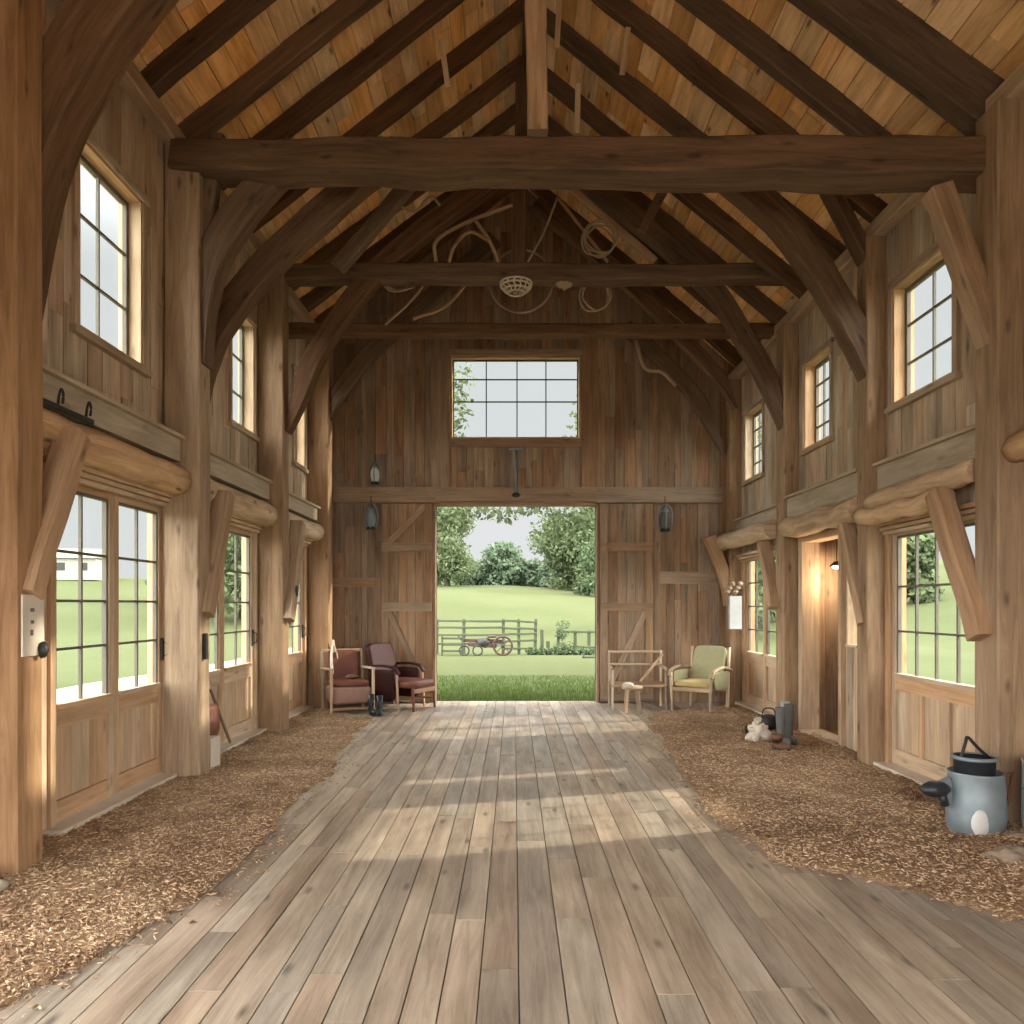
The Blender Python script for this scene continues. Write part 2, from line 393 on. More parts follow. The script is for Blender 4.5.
MF = lambda u, v, n: (u, YF + n, v)
HF = [(-2.7, 3.1, -.1, 3.3)]  # unseen opening, sized so light enters low and bounces off the floor
mb = MB(); boards(mb, MF, XL, XR, 0, 9, HF, .12, .2, top=lambda x: roofz(x) + .3); slab(mb, MF, XL - .16, XR + .16, -.05, 9, HF, -.16, -.05, top=lambda x: roofz(x) + .3)
struct(mb.build('wall_front_added', 'back', recalc=False))  # unseen wall, added to keep direct light off the upper beam fronts
# floor
mb = MB(); x = XL
while x < XR:
    w = U(.13, .2); y = YF - U(0, 2)
    while y < YB + .12:
        l = U(.9, 3.2); y1 = min(y + l, YB + .14)
        if y1 - y < .05: break
        dz = U(-.004, 0)
        mb.box(ID, x + .003, min(x + w, XR) - .003, y + .0015, y1 - .0015, -.04, dz, 'b')
        y = y1
        if y >= YB + .12: break
    x += w
mb.box(ID, XL - .16, XR + .16, YF, YB + .14, -.12, -.035, 'b', .2)
struct(mb.build('floor', 'floor', recalc=False))
# roof boards (run along the barn)
mb = MB()
for side in (-1, 1):
    xe = XL - .5 if side < 0 else XR + .5
    sl = math.hypot(xe - XRG, roofz(xe) - ZRG); d = Vector((xe - XRG, 0, roofz(xe) - ZRG)) / sl; nrm = Vector((-d.z, 0, d.x)); nrm = nrm if nrm.z > 0 else -nrm
    o0 = Vector((XRG, 0, ZRG + .16))
    Mr = lambda a, b, c, d=d, nrm=nrm, o0=o0: tuple(o0 + d * a + nrm * c + Vector((0, b, 0)))
    a = 0
    while a < sl:
        w = U(.17, .27); y = YF - .4 - U(0, 1)
        while y < YB + .5:
            y1 = min(y + U(.7, 2.4), YB + .5)
            mb.box(Mr, a + .004, min(a + w, sl) - .004, y + .003, y1 - .003, U(-.012, 0), .03, 'b')
            y = y1
        a += w
    mb.box(Mr, -.05, sl + .05, YF - .4, YB + .5, .03, .08, 'b', .1)
struct(mb.build('ceiling', 'roof', recalc=False))

# ------------------------------------------------------------ timber frame
def post(Y0, Y1, side, label, ztop):
    mb = MB(); xo, xi = (XL + .02, PL) if side < 0 else (XR - .002, PR)
    mb.beam(((xo + xi) / 2, (Y0 + Y1) / 2, 0), ((xo + xi) / 2, (Y0 + Y1) / 2, ztop), Y1 - Y0, abs(xi - xo), up=(1, 0, 0), c=.012, wob=.006)
    tag(mb.build('timber_post', 'post'), label, 'post', 'posts along the side walls')
LP = [(4.37, 4.62), (6.9, 7.16), (9.42, 9.66), (11.72, 11.96)]
RP = [(5.42, 5.7), (7.43, 7.65), (9.72, 10.02), (12.15, 12.4)]
nl = ['square timber post at the left edge of the picture, nearest on the left wall', 'tall timber post on the left wall with the front tie beam resting against it',
      'timber post on the left wall with a sunlit foot, between two glazed doors', 'farthest timber post on the left wall beside the seat with pink cloth']
nr = ['tall timber post on the right wall rising behind the metal watering pail', 'slim timber post on the right wall between the large window and the open doorway',
      'timber post on the right wall just beyond the open doorway', 'farthest timber post on the right wall, behind the green armchair']
for (a, b), l in zip(LP, nl): post(a, b, -1, l, EL - .14)
for (a, b), l in zip(RP, nr): post(a, b, 1, l, ER - .14)
# second skin on lower right posts / corbels are parts of walls
def arch(pts, Y, depth, thick, label, mat='truss', wob=0, n=7, side=-1):
    """pts = inner edge (x,z); timber lies outside of it"""
    P = bez([(x, Y, z) for x, z in pts], n); q = []; T = lambda i: min(1, .22 + .78 * i / (1.6 * n))
    for i, p in enumerate(P):
        t = (P[min(i + 1, len(P) - 1)] - P[max(i - 1, 0)]).normalized()
        nrm = Vector((-t.z, 0, t.x)) if side < 0 else Vector((t.z, 0, -t.x))   # towards outside
        q.append(p + nrm * thick / 2 * T(i))
    mb = MB(); mb.sweep(q, rect(thick, depth, .018), up=(0, 1, 0), sc=[((1 + .06 * noise.noise(Vector((i * .3, Y, 0)))) * T(i), 1) for i in range(len(q))])
    return tag(mb.build('arched_brace', mat), label, 'brace', 'curved braces of the roof trusses')
def px2(L, s): return [((a - 514) / s, 1.6 + (605 - b) / s) for a, b in L]
# left arches
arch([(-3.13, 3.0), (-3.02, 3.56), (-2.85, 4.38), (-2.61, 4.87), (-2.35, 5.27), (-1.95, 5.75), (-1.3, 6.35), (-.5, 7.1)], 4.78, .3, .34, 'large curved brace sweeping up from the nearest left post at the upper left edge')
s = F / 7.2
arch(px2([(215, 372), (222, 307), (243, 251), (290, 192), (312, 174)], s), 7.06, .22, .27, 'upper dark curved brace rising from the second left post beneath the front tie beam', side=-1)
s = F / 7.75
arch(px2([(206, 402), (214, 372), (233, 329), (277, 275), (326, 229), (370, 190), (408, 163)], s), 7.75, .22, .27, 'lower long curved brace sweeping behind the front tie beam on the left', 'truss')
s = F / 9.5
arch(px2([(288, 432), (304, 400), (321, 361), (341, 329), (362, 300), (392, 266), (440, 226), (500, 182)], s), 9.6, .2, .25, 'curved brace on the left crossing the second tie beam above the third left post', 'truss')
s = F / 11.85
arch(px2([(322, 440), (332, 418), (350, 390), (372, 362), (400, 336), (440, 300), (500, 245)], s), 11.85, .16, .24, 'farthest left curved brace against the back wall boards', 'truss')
# right arches
s = F / 7.55
arch(px2([(866, 392), (858, 372), (843, 342), (828, 314), (808, 281), (792, 259), (772, 233), (724, 190), (690, 162)], s), 7.55, .22, .26, 'large curved brace sweeping from the slim right post up behind the front tie beam', 'truss', side=1)
s = F / 9.85
arch(px2([(783, 436), (768, 403), (752, 370), (737, 345), (714, 307), (698, 289), (655, 248), (600, 205), (545, 165)], s), 9.85, .2, .24, 'curved brace on the right crossing the second and third tie beams', 'truss', side=1)
s = F / 11.3
arch(px2([(734, 410), (722, 392), (706, 373), (676, 342), (640, 304), (590, 260), (530, 210)], s), 11.3, .14, .2, 'slender curved brace on the right between the third tie beam and the far post', 'truss', side=1)
s = F / 12.3
arch(px2([(722, 455), (706, 429), (690, 402), (676, 385), (655, 364), (620, 332)], s), 12.3, .12, .24, 'farthest right curved brace lying against the back wall', 'truss', side=1)
# tie beams
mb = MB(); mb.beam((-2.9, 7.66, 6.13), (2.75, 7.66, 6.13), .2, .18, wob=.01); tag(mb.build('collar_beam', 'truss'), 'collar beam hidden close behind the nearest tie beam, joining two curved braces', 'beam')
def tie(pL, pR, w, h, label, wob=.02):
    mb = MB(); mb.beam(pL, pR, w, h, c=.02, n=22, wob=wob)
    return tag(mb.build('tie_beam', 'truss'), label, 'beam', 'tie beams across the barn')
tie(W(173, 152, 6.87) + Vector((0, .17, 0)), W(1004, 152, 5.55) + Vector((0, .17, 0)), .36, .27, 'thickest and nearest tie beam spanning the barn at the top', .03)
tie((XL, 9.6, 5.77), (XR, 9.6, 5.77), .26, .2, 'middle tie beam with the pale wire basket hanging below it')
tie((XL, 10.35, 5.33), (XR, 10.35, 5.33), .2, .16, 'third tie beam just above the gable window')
# rafters
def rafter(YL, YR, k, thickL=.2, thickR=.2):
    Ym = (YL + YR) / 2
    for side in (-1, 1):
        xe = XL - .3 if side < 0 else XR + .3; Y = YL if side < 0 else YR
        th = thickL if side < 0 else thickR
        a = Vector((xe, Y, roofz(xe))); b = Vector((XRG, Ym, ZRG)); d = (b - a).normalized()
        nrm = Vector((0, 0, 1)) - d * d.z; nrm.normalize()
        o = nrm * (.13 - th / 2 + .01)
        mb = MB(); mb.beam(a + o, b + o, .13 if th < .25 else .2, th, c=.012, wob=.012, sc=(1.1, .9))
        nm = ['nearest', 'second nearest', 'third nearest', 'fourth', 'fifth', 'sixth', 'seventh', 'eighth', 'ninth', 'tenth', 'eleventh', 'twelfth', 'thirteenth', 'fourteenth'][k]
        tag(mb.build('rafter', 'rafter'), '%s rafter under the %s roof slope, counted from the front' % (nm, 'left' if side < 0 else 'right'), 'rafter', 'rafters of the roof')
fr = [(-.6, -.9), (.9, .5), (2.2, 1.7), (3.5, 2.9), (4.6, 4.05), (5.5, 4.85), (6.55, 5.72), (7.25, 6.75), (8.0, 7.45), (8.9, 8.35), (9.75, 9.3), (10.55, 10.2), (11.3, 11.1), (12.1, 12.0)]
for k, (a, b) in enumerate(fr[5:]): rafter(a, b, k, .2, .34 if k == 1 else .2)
# king posts
mb = MB(); mb.beam((.19, 6.3, 5.5), (.17, 6.2, ZRG + .05), .165, .165, up=(0, 1, 0), wob=.01)
tag(mb.build('king_post', 'brace'), 'upright king post standing on the nearest tie beam at the ridge', 'post', 'king posts')
mb = MB(); mb.beam((.07, 9.6, 5.75), (.1, 9.6, ZRG + .05), .16, .14, up=(0, 1, 0), wob=.01)
tag(mb.build('king_post', 'truss'), 'dark king post rising from the middle tie beam to the ridge', 'post', 'king posts')
mb = MB(); mb.beam((XRG, YF, ZRG + .02), (XRG, YB, ZRG + .02), .1, .2, wob=.01)
tag(mb.build('ridge_beam', 'rafter'), 'long ridge beam along the peak of the roof', 'beam')
# wall plates under the eaves
for side, x, z, l in ((-1, XL, EL, 'left'), (1, XR, ER, 'right')):
    mb = MB(); mb.beam((x - side * .07, YF, z - .06), (x - side * .07, YB, z - .06), .14, .16, wob=.01)
    tag(mb.build('wall_plate', 'ledge'), 'long grey eaves beam along the top of the %s wall' % l, 'beam')
# straight braces in truss one / two
def strut(a, b, w, h, name, label, mat='truss', up=(0, 1, 0), cat='brace', group='straight braces', curve=0):
    mb = MB()
    if curve:
        m = (Vector(a) + Vector(b)) / 2 + Vector(curve); mb.sweep(bez([a, m, b], 6), rect(w, h, .015), up)
    else: mb.beam(a, b, w, h, up=up, wob=.01)
    return tag(mb.build(name, mat), label, cat, group)
strut((3.56, 5.6, 3.45), (3.16, 5.68, 4.7), .17, .17, 'straight_brace', 'straight brace from the near right post up to the front tie beam', 'post')
strut((-2.95, 7.05, 4.35), (-2.75, 7.05, 5.95), .14, .12, 'straight_brace', 'short dark prop beside the second left post head', 'truss')
strut((3.0, 7.55, 6.0), (3.5, 7.55, 5.0), .12, .2, 'straight_brace', 'short dark prop at the head of the slim right post', 'truss')
strut(W(641, 232, 8.6), W(662, 190, 8.6) + Vector((.25, 0, .4)), .1, .1, 'straight_brace', 'short dark strut leaning between rafters right of centre', 'truss')
strut(W(404, 190, 8.7) + Vector((.3, 0, .35)), W(338, 268, 8.7), .16, .14, 'straight_brace', 'dark sloping brace above the middle tie beam on the left', 'truss')
strut(W(571, 188, 9.75), W(655, 262, 9.75), .09, .09, 'straight_brace', 'long pale pole sloping down right above the middle tie beam', 'brace')
strut(W(456, 214, 9.85), W(374, 266, 9.85), .09, .09, 'straight_brace', 'long pale pole sloping down left above the middle tie beam', 'brace')
strut(W(558, 198, 9.7), W(608, 262, 9.7), .035, .035, 'straight_brace', 'thin pale stick slanting beside the coiled rope on the middle tie beam', 'brace')
# pale slats hanging on the roof boards
for (a, b, l) in (((628, 28), (622, 74), 'broad pale slat fixed between rafters right of the ridge'), ((560, 0), (557, 48), 'narrow pale slat hanging just right of the near king post'),
                  ((578, 84), (577, 134), 'pale slat standing on the front tie beam right of the king post'), ((441, 40), (448, 88), 'pale slat fixed between rafters left of the ridge')):
    Y = 7.6
    strut(W(*a, Y), W(*b, Y), .055, .03, 'roof_slat', l, 'frame', cat='slat', group='pale slats below the roof')

# ------------------------------------------------------------ ledges and logs on side walls
def ledge(Mf, u0, u1, z0, z1, n1, label):
    mb = MB(); mb.box(Mf, u0, u1, z0, z1, .0, n1, 'a', .5); mb.box(Mf, u0, u1, z1, z1 + .03, 0, n1 + .05, 'a', .8)
    tag(mb.build('wall_ledge', 'ledge'), label, 'ledge', 'ledge boards above the lower openings')
ledge(ML, 4.62, 6.9, 2.9, 3.1, .17, 'weathered ledge board carrying the black iron rail above the nearest glazed door')
ledge(ML, 7.16, 9.42, 2.9, 3.1, .17, 'weathered ledge board above the second glazed door on the left')
ledge(ML, 9.66, 11.72, 2.9, 3.08, .17, 'weathered ledge board above the farthest glazed door on the left')
ledge(ML, YF, 4.37, 2.9, 3.1, .17, 'weathered ledge board at the left edge, in front of the nearest left post')
ledge(MR, 5.7, 7.43, 2.72, 2.95, .1, 'weathered ledge board above the large window on the right')
ledge(MR, 7.65, 9.72, 2.68, 2.95, .16, 'pale thick ledge board above the open doorway on the right')
ledge(MR, 10.02, 12.15, 2.72, 2.93, .1, 'weathered ledge board above the far window on the right')
def log(p0, p1, rad, label, wob=.02, flat=1.0):
    mb = MB(); n = 14; pts = []; sc = []; sd = U(0, 50)
    for i in range(n + 1):
        q = Vector(p0).lerp(Vector(p1), i / n); q.z += wob * noise.noise(Vector((sd, i * .4, 0))); q.x += wob * noise.noise(Vector((sd, i * .4, 5)))
        pts.append(q); sc.append(1 + .12 * noise.noise(Vector((sd, i * .5, 9))))
    k = 12
    prof = [(math.cos(2 * PI * j / k) * rad * (1 + .05 * math.sin(j * 2.3)), math.sin(2 * PI * j / k) * rad * flat * (1 + .05 * math.cos(j * 1.7))) for j in range(k)]
    mb.sweep(pts, prof, (0, 0, 1), sc, sm=True)
    tag(mb.build('log_lintel', 'log'), label, 'log', 'rough log lintels')
log((-3.07, 4.62, 2.74), (-3.07, 6.9, 2.73), .145, 'smooth thick log over the nearest glazed door on the left')
log((-3.07, 7.16, 2.72), (-3.07, 9.42, 2.72), .15, 'chipped pale log over the second glazed door on the left', .03)
log((-3.07, 9.66, 2.73), (-3.07, 11.72, 2.72), .14, 'pale log over the farthest glazed door on the left', .03)
log((3.52, 5.75, 2.62), (3.5, 7.43, 2.62), .09, 'upper of two rough logs above the large window on the right', .05)
log((3.46, 6.1, 2.46), (3.46, 7.55, 2.45), .085, 'lower of two rough logs above the large window on the right', .04)
log((3.5, 7.65, 2.57), (3.5, 9.72, 2.57), .13, 'rough log above the open doorway on the right', .04)
log((3.42, 10.02, 2.6), (3.36, 12.5, 2.6), .13, 'rough log above the far window on the right', .03)
log((3.56, 4.2, 2.72), (3.57, 5.42, 2.72), .1, 'pale log end at the right edge in front of the near right post', .03)
for u0, u1, Mf, l in ((5.1, 6.9, ML, 'nearest left'), (7.25, 9.42, ML, 'second left'), (9.7, 11.7, ML, 'farthest left'), (5.8, 7.43, MR, 'near right'), (10.1, 12.1, MR, 'far right')):
    mb = MB(); z = 2.49 if Mf is ML else 2.28
    for i in range(3): mb.box(Mf, u0, u1, z + i * .04, z + i * .04 + .032, 0, .05 + i * .03, 'a')
    struct(mb.build('trim_%d' % (1 + ['nearest left', 'second left', 'farthest left', 'near right', 'far right'].index(l)), 'log'))
# knee braces
def knee(side, y0, z0, y1, z1, label, x=None, w=.16):
    x = x if x is not None else (PL - .06 if side < 0 else PR + .02)
    mb = MB(); mb.sweep(bez([(x, y0, z0 - .14), (x, y0 + .1, z0 + .1), (x, (y0 + y1) / 2 + .03, (z0 + z1) / 2 - .02), (x, y1, z1)], 6), rect(w, .17, .02), (1, 0, 0),
                        sc=None)
    tag(mb.build('knee_brace', 'brace'), label, 'brace', 'knee braces under the ledges')
knee(-1, 4.5, 1.8, 5.0, 2.72, 'knee brace at the left edge rising to the log of the nearest glazed door', -2.9)
knee(-1, 7.05, 1.65, 7.55, 2.7, 'knee brace from the second left post to the chipped log', -2.88)
knee(-1, 9.5, 1.55, 10.0, 2.68, 'knee brace with a dark knot hole on the third left post', -2.84)
knee(1, 5.55, 1.5, 6.12, 2.5, 'knee brace across the upper corner of the large right window', 3.42)
knee(1, 7.55, 1.55, 8.0, 2.45, 'narrow knee brace between the slim right post and the open doorway', 3.5, .1)
knee(1, 9.95, 1.7, 10.45, 2.55, 'knee brace on the third right post beyond the doorway', 3.42, .12)
mb = MB(); mb.sweep(bez([(3.5, 12.3, 1.6), (3.42, 12.28, 2.0), (3.15, 12.25, 2.7)], 6), rect(.2, .16, .02), (0, 1, 0))
tag(mb.build('knee_brace', 'brace'), 'knee brace facing the room at the far right corner above the white box', 'brace', 'knee braces under the ledges')
mb = MB(); mb.blob((-2.75, 9.62, 1.78), .015, .05, .075, .1, 10)
tag(mb.build('knot_hole', 'iron'), 'dark oval knot hole on the third left knee brace', 'knot')

# ------------------------------------------------------------ windows and glazed doors
wi = [0]; di = [0]
def empty_struct(name):
    o = bpy.data.objects.new(name, None); C.objects.link(o); o['kind'] = 'structure'; return o
def glazing(Mf, u0, u1, v0, v1, cols, rows, nz, root, mat='sash', bar=.018, fw=.04, d=.035):
    us = cols if isinstance(cols, list) else [u0 + (u1 - u0) * i / cols for i in range(cols + 1)]
    vs = rows if isinstance(rows, list) else [v0 + (v1 - v0) * i / rows for i in range(rows + 1)]
    mb = MB()
    mb.box(Mf, u0, u0 + fw, v0, v1, nz - d / 2, nz + d / 2, 'b'); mb.box(Mf, u1 - fw, u1, v0, v1, nz - d / 2, nz + d / 2, 'b')
    mb.box(Mf, u0 + fw, u1 - fw, v0, v0 + fw, nz - d / 2, nz + d / 2, 'a'); mb.box(Mf, u0 + fw, u1 - fw, v1 - fw, v1, nz - d / 2, nz + d / 2, 'a')
    mb.build('sash', mat, root)
    mb = MB()
    for i, u in enumerate(us[1:-1]):
        b = bar * (1.0)
        mb.box(Mf, u - b / 2, u + b / 2, v0 + fw, v1 - fw, nz - .012, nz + .012, 'b')
    for v in vs[1:-1]: mb.box(Mf, u0 + fw, u1 - fw, v - bar / 2, v + bar / 2, nz - .01, nz + .014, 'a')
    mb.build('glazing_bars', mat, root)
    mb = MB(); k = len(mb.v)
    mb.box(Mf, u0 + fw * .5, u1 - fw * .5, v0 + fw * .5, v1 - fw * .5, nz - .003, nz + .001, 'b')
    # single sheet: keep only the room side face to avoid double reflections
    mb.f = []; mb.uv = []; mb.r = []; mb.sm = []
    mb.face([1, 3, 7, 5], [(0, 0), (0, 1), (1, 1), (1, 0)], .5)
    mb.build('pane', 'glass', root, recalc=False)
def window(Mf, u0, u1, v0, v1, cols, rows, depth=.12, case=.07, casing=True, mat='sash', fw=.04):
    wi[0] += 1; root = empty_struct('window_%d' % wi[0])
    mb = MB(); t = .025
    mb.box(Mf, u0 - .0, u0 + t, v0, v1, -.17, .02, 'b'); mb.box(Mf, u1 - t, u1, v0, v1, -.17, .02, 'b')
    mb.box(Mf, u0, u1, v1 - t, v1, -.17, .02, 'a'); mb.box(Mf, u0, u1, v0, v0 + t, -.17, .04, 'a')
    mb.build('jamb', 'frame', root)
    if casing:
        mb = MB()
        mb.box(Mf, u0 - case, u0, v0 - .02, v1 + case, 0, .035, 'b'); mb.box(Mf, u1, u1 + case, v0 - .02, v1 + case, 0, .035, 'b')
        mb.box(Mf, u0 - case - .02, u1 + case + .02, v1, v1 + case, 0, .045, 'a'); mb.box(Mf, u0 - case - .03, u1 + case + .03, v0 - .05, v0, 0, .06, 'a')
        mb.build('casing', 'wall', root)
    glazing(Mf, u0 + t, u1 - t, v0 + t, v1 - t, cols, rows, -depth, root, mat, fw=fw)
    return root
def door_leaf(Mf, u0, u1, zb, zg0, zg1, cols, rows, root, panels=1, nz=-.03, handle=None):
    st = .07
    mb = MB()
    mb.box(Mf, u0, u0 + st, zb, zg1 + .08, nz - .03, nz + .02, 'b'); mb.box(Mf, u1 - st, u1, zb, zg1 + .08, nz - .03, nz + .02, 'b')
    mb.box(Mf, u0 + st, u1 - st, zg1, zg1 + .08, nz - .03, nz + .02, 'a')
    mb.box(Mf, u0 + st, u1 - st, zg0 - .14, zg0, nz - .03, nz + .02, 'a'); mb.box(Mf, u0 + st, u1 - st, zb, zb + .14, nz - .03, nz + .02, 'a')
    a, b = u0 + st, u1 - st
    for i in range(panels):
        p0 = a + (b - a) * i / panels; p1 = a + (b - a) * (i + 1) / panels
        if i: mb.box(Mf, p0 - .03, p0 + .03, zb + .14, zg0 - .14, nz - .03, nz + .02, 'b')
    mb.box(Mf, u0 + st - .005, u1 - st + .005, zg0 - .005, zg0 + .03, nz - .03, nz + .045, 'a')
    mb.build('leaf_frame', 'door', root)
    mb = MB(); n = max(2, round((b - a) / .2))
    for i in range(n): mb.box(Mf, a + (b - a) * i / n + .0015, a + (b - a) * (i + 1) / n - .0015, zb + .13, zg0 - .13, nz - .03, nz - .008, 'b')
    mb.build('panel', 'door', root)
    glazing(Mf, u0 + st, u1 - st, zg0, zg1, cols, rows, nz - .01, root, fw=.022, bar=.02)
def door_unit(Mf, u0, u1, ztop, leaves, zg0, zg1, rows, cols, panels=1, handle=True, side=1):
    di[0] += 1; root = empty_struct('door_%d' % di[0])
    mb = MB(); t = .06
    mb.box(Mf, u0, u0 + t, 0, ztop, -.15, .03, 'b'); mb.box(Mf, u1 - t, u1, 0, ztop, -.15, .03, 'b'); mb.box(Mf, u0 + t, u1 - t, zg1 + .08, ztop, -.15, .03, 'a')
    mb.build('door_frame', 'door', root)
    a, b = u0 + t, u1 - t
    for i in range(leaves):
        door_leaf(Mf, a + (b - a) * i / leaves + .002, a + (b - a) * (i + 1) / leaves - .002, .08, zg0, zg1, cols, rows, root, panels)
    mb = MB(); mb.box(Mf, u0 - .05, u1 + .02, 0.0, .07, -.15, .14, 'a'); mb.build('sill', 'sill', root)
    if handle:
        mb = MB(); mb.box(Mf, b - .045, b - .02, 1.1, 1.3, -.01, .01, 'b'); mb.tube([Mf(b - .03, 1.13, 0), Mf(b - .03, 1.15, .05), Mf(b - .03, 1.25, .05), Mf(b - .03, 1.27, 0)], .008, 6)
        mb.build('door_handle', 'iron', root)
    return root
rl = [.87, 1.285, 1.63, 1.985, 2.45]
door_unit(ML, 5.2, 7.0, 2.6, 2, .87, 2.44, rl, 2)
door_unit(ML, 7.3, 9.4, 2.6, 2, .87, 2.44, rl, 2)
door_unit(ML, 9.75, 11.6, 2.6, 2, .87, 2.44, rl, 2)
door_unit(MR, 5.85, 7.42, 2.36, 1, .92, 2.26, [.92, 1.35, 1.775, 2.26], 4, panels=3, handle=False)
door_unit(MR, 10.15, 12.05, 2.42, 2, .85, 2.3, [.85, 1.22, 1.58, 1.94, 2.3], 2, handle=False)
window(ML, 5.55, 6.5, 3.62, 5.05, 2, 3, depth=.1); window(ML, 8.55, 9.3, 3.66, 5.02, 2, 3, case=.05); window(ML, 11.0, 11.55, 3.66, 5.02, 2, 3, case=.05)
window(MR, 6.28, 7.28, 3.5, 4.64, 2, 3, depth=.1); window(MR, 8.72, 9.5, 3.52, 4.6, 3, 4, case=.05); window(MR, 11.1, 11.95, 3.52, 4.6, 3, 4, case=.05)
window(MBk, -1.04, 1.09, 4.34, 5.69, [-1.04, -.46, .05, .53, 1.09], [4.34, 4.97, 5.34, 5.69], depth=.08, casing=False, mat='sash2', fw=.02)
window(ML, 4.98, 5.12, 1.25, 1.98, 1, 1, casing=False, fw=.01)
window(MR, 8.02, 8.3, 1.15, 2.3, 1, 3, casing=False, fw=.015)
# open side doorway with its little room
di[0] += 1
root = empty_struct('door_%d' % di[0])
mb = MB(); mb.box(MR, 8.36, 8.44, 0, 2.44, -.16, .05, 'b'); mb.box(MR, 9.48, 9.6, 0, 2.44, -.16, .06, 'b'); mb.box(MR, 8.44, 9.48, 2.38, 2.46, -.16, .05, 'a')
mb.build('door_frame', 'door', root)
mb = MB(); mb.box(MR, 8.4, 9.5, 0, .05, -.2, .1, 'a'); mb.build('sill', 'sill', root)
mb = MB()
for i in range(3): mb.box(ID, 3.82 + i * .16, 3.978 + i * .16, 9.72, 9.75, 0, 2.6, 'c'); mb.box(ID, 3.82 + i * .16, 3.978 + i * .16, 8.38, 8.41, 0, 2.6, 'c')
for i in range(9): mb.box(ID, 4.27, 4.3, 8.38 + i * .155, 8.533 + i * .155, 0, 2.6, 'c')
mb.box(ID, 3.8, 4.32, 8.38, 9.76, 2.6, 2.64, 'b'); mb.box(ID, 3.8, 4.32, 8.38, 9.76, -.05, 0.01, 'b')
struct(mb.build('wall_side_room', 'back'))
t = thing('hanging_lamp', 'small glowing lamp hanging inside the open doorway on the right', 'lamp', (4.0, 9.42, 2.08))
mb = MB(); mb.lathe([(.0, .06), (.03, .06), (.09, 0), (.085, 0), (.0, .05)], 16); mb.build('lamp_shade', 'iron', t)
mb = MB(); mb.blob((0, 0, -.01), .055, .055, .025, 0, 8); mb.build('bulb', 'lampglow', t)
mb = MB(); mb.tube([(0, 0, .06), (0, 0, .6)], .005, 5); mb.build('cord', 'iron', t)
lt = bpy.data.lights.new('side_room_lamp', 'POINT'); lt.energy = 22; lt.color = (1, .8, .55); lt.shadow_soft_size = .08
lo = bpy.data.objects.new('side_room_lamp', lt); C.objects.link(lo); lo.location = (4.0, 9.3, 1.9)

# ------------------------------------------------------------ back wall timbers
mb = MB()
mb.box(MBk, -3.17, -1.287, 3.28, 3.53, 0, .09, 'a', .55); mb.box(MBk, -1.287, 1.353, 3.30, 3.53, 0, .1, 'a', .6); mb.box(MBk, 1.353, 3.43, 3.28, 3.53, 0, .09, 'a', .5)
struct(mb.build('trim_6', 'backbeam'))
mb = MB()
mb.box(MBk, -1.36, -1.06, 3.53, roofz(-1.3) - .6, 0, .05, 'b', .25); mb.box(MBk, 1.11, 1.38, 3.53, roofz(1.3) - .5, 0, .05, 'b', .3)
mb.box(MBk, -1.06, 1.11, 4.2, 4.335, 0, .045, 'a', .2); mb.box(MBk, -1.06, 1.11, 5.7, 5.8, 0, .06, 'a', .9)
mb.box(MBk, -1.33, -1.287, 0, 3.28, -.16, .05, 'b', .8); mb.box(MBk, 1.353, 1.396, 0, 3.28, -.16, .05, 'b', .8)
mb.box(MBk, -1.33, 1.396, 3.24, 3.3, -.16, .05, 'a', .6)
struct(mb.build('trim_7', 'backbeam'))
mb = MB()
for (a, b, c, d, g) in ((-3.12, -2.28, 1.9, 2.05, 'a'), (-3.12, -3.0, 0, 3.28, 'b'), (-2.3, -2.19, 0, 2.05, 'b'), (2.4, 3.4, 1.95, 2.15, 'a'), (2.3, 2.42, 0, 3.28, 'b'), (2.85, 2.96, 1.0, 3.28, 'b')):
    mb.box(MBk, a, b, c, d, 0, .05 if g == 'a' else .036, g)
struct(mb.build('trim_8', 'backbeam'))
def barn_door(u0, u1, side, label):
    t = thing('barn_door', label, 'barn door', ((u0 + u1) / 2, YB - .05, 0.02)); t['group'] = 'plank doors beside the big opening'
    Md = lambda u, v, n: (u - (u0 + u1) / 2, -n, v)
    mb = MB(); n = 6
    for i in range(n): mb.box(Md, u0 + (u1 - u0) * i / n + .002, u0 + (u1 - u0) * (i + 1) / n - .002, 0, 3.24, 0, .03, 'b', U(.35, .95))
    mb.build('planks', 'back', t)
    for z0, z1 in ((.02, .14), (1.48, 1.62), (2.46, 2.6)):
        mb = MB(); mb.box(Md, u0, u1, z0, z1, .03, .06, 'a'); mb.build('rail', 'backbeam', t)
    for a in (u0, u1 - .12):
        mb = MB(); mb.box(Md, a, a + .12, 0, 3.24, .03, .055, 'b'); mb.build('stile', 'backbeam', t)
    e0, e1 = (u0 + .12, u1 - .12) if side < 0 else (u1 - .12, u0 + .12)
    for (za, zb) in ((1.48, .2), (2.6, 3.2) if side < 0 else (1.62, 1.63)):
        if abs(za - zb) < .1: continue
        mb = MB(); mb.beam(Md(e0, za, .042), Md(e1, zb, .042), .1, .025, up=(0, 1, 0)); mb.build('diagonal_brace', 'backbeam', t)
barn_door(-2.17, -1.34, -1, 'plank barn door with rails and diagonals left of the big opening')
barn_door(1.41, 2.28, 1, 'plank barn door with rails right of the big opening')

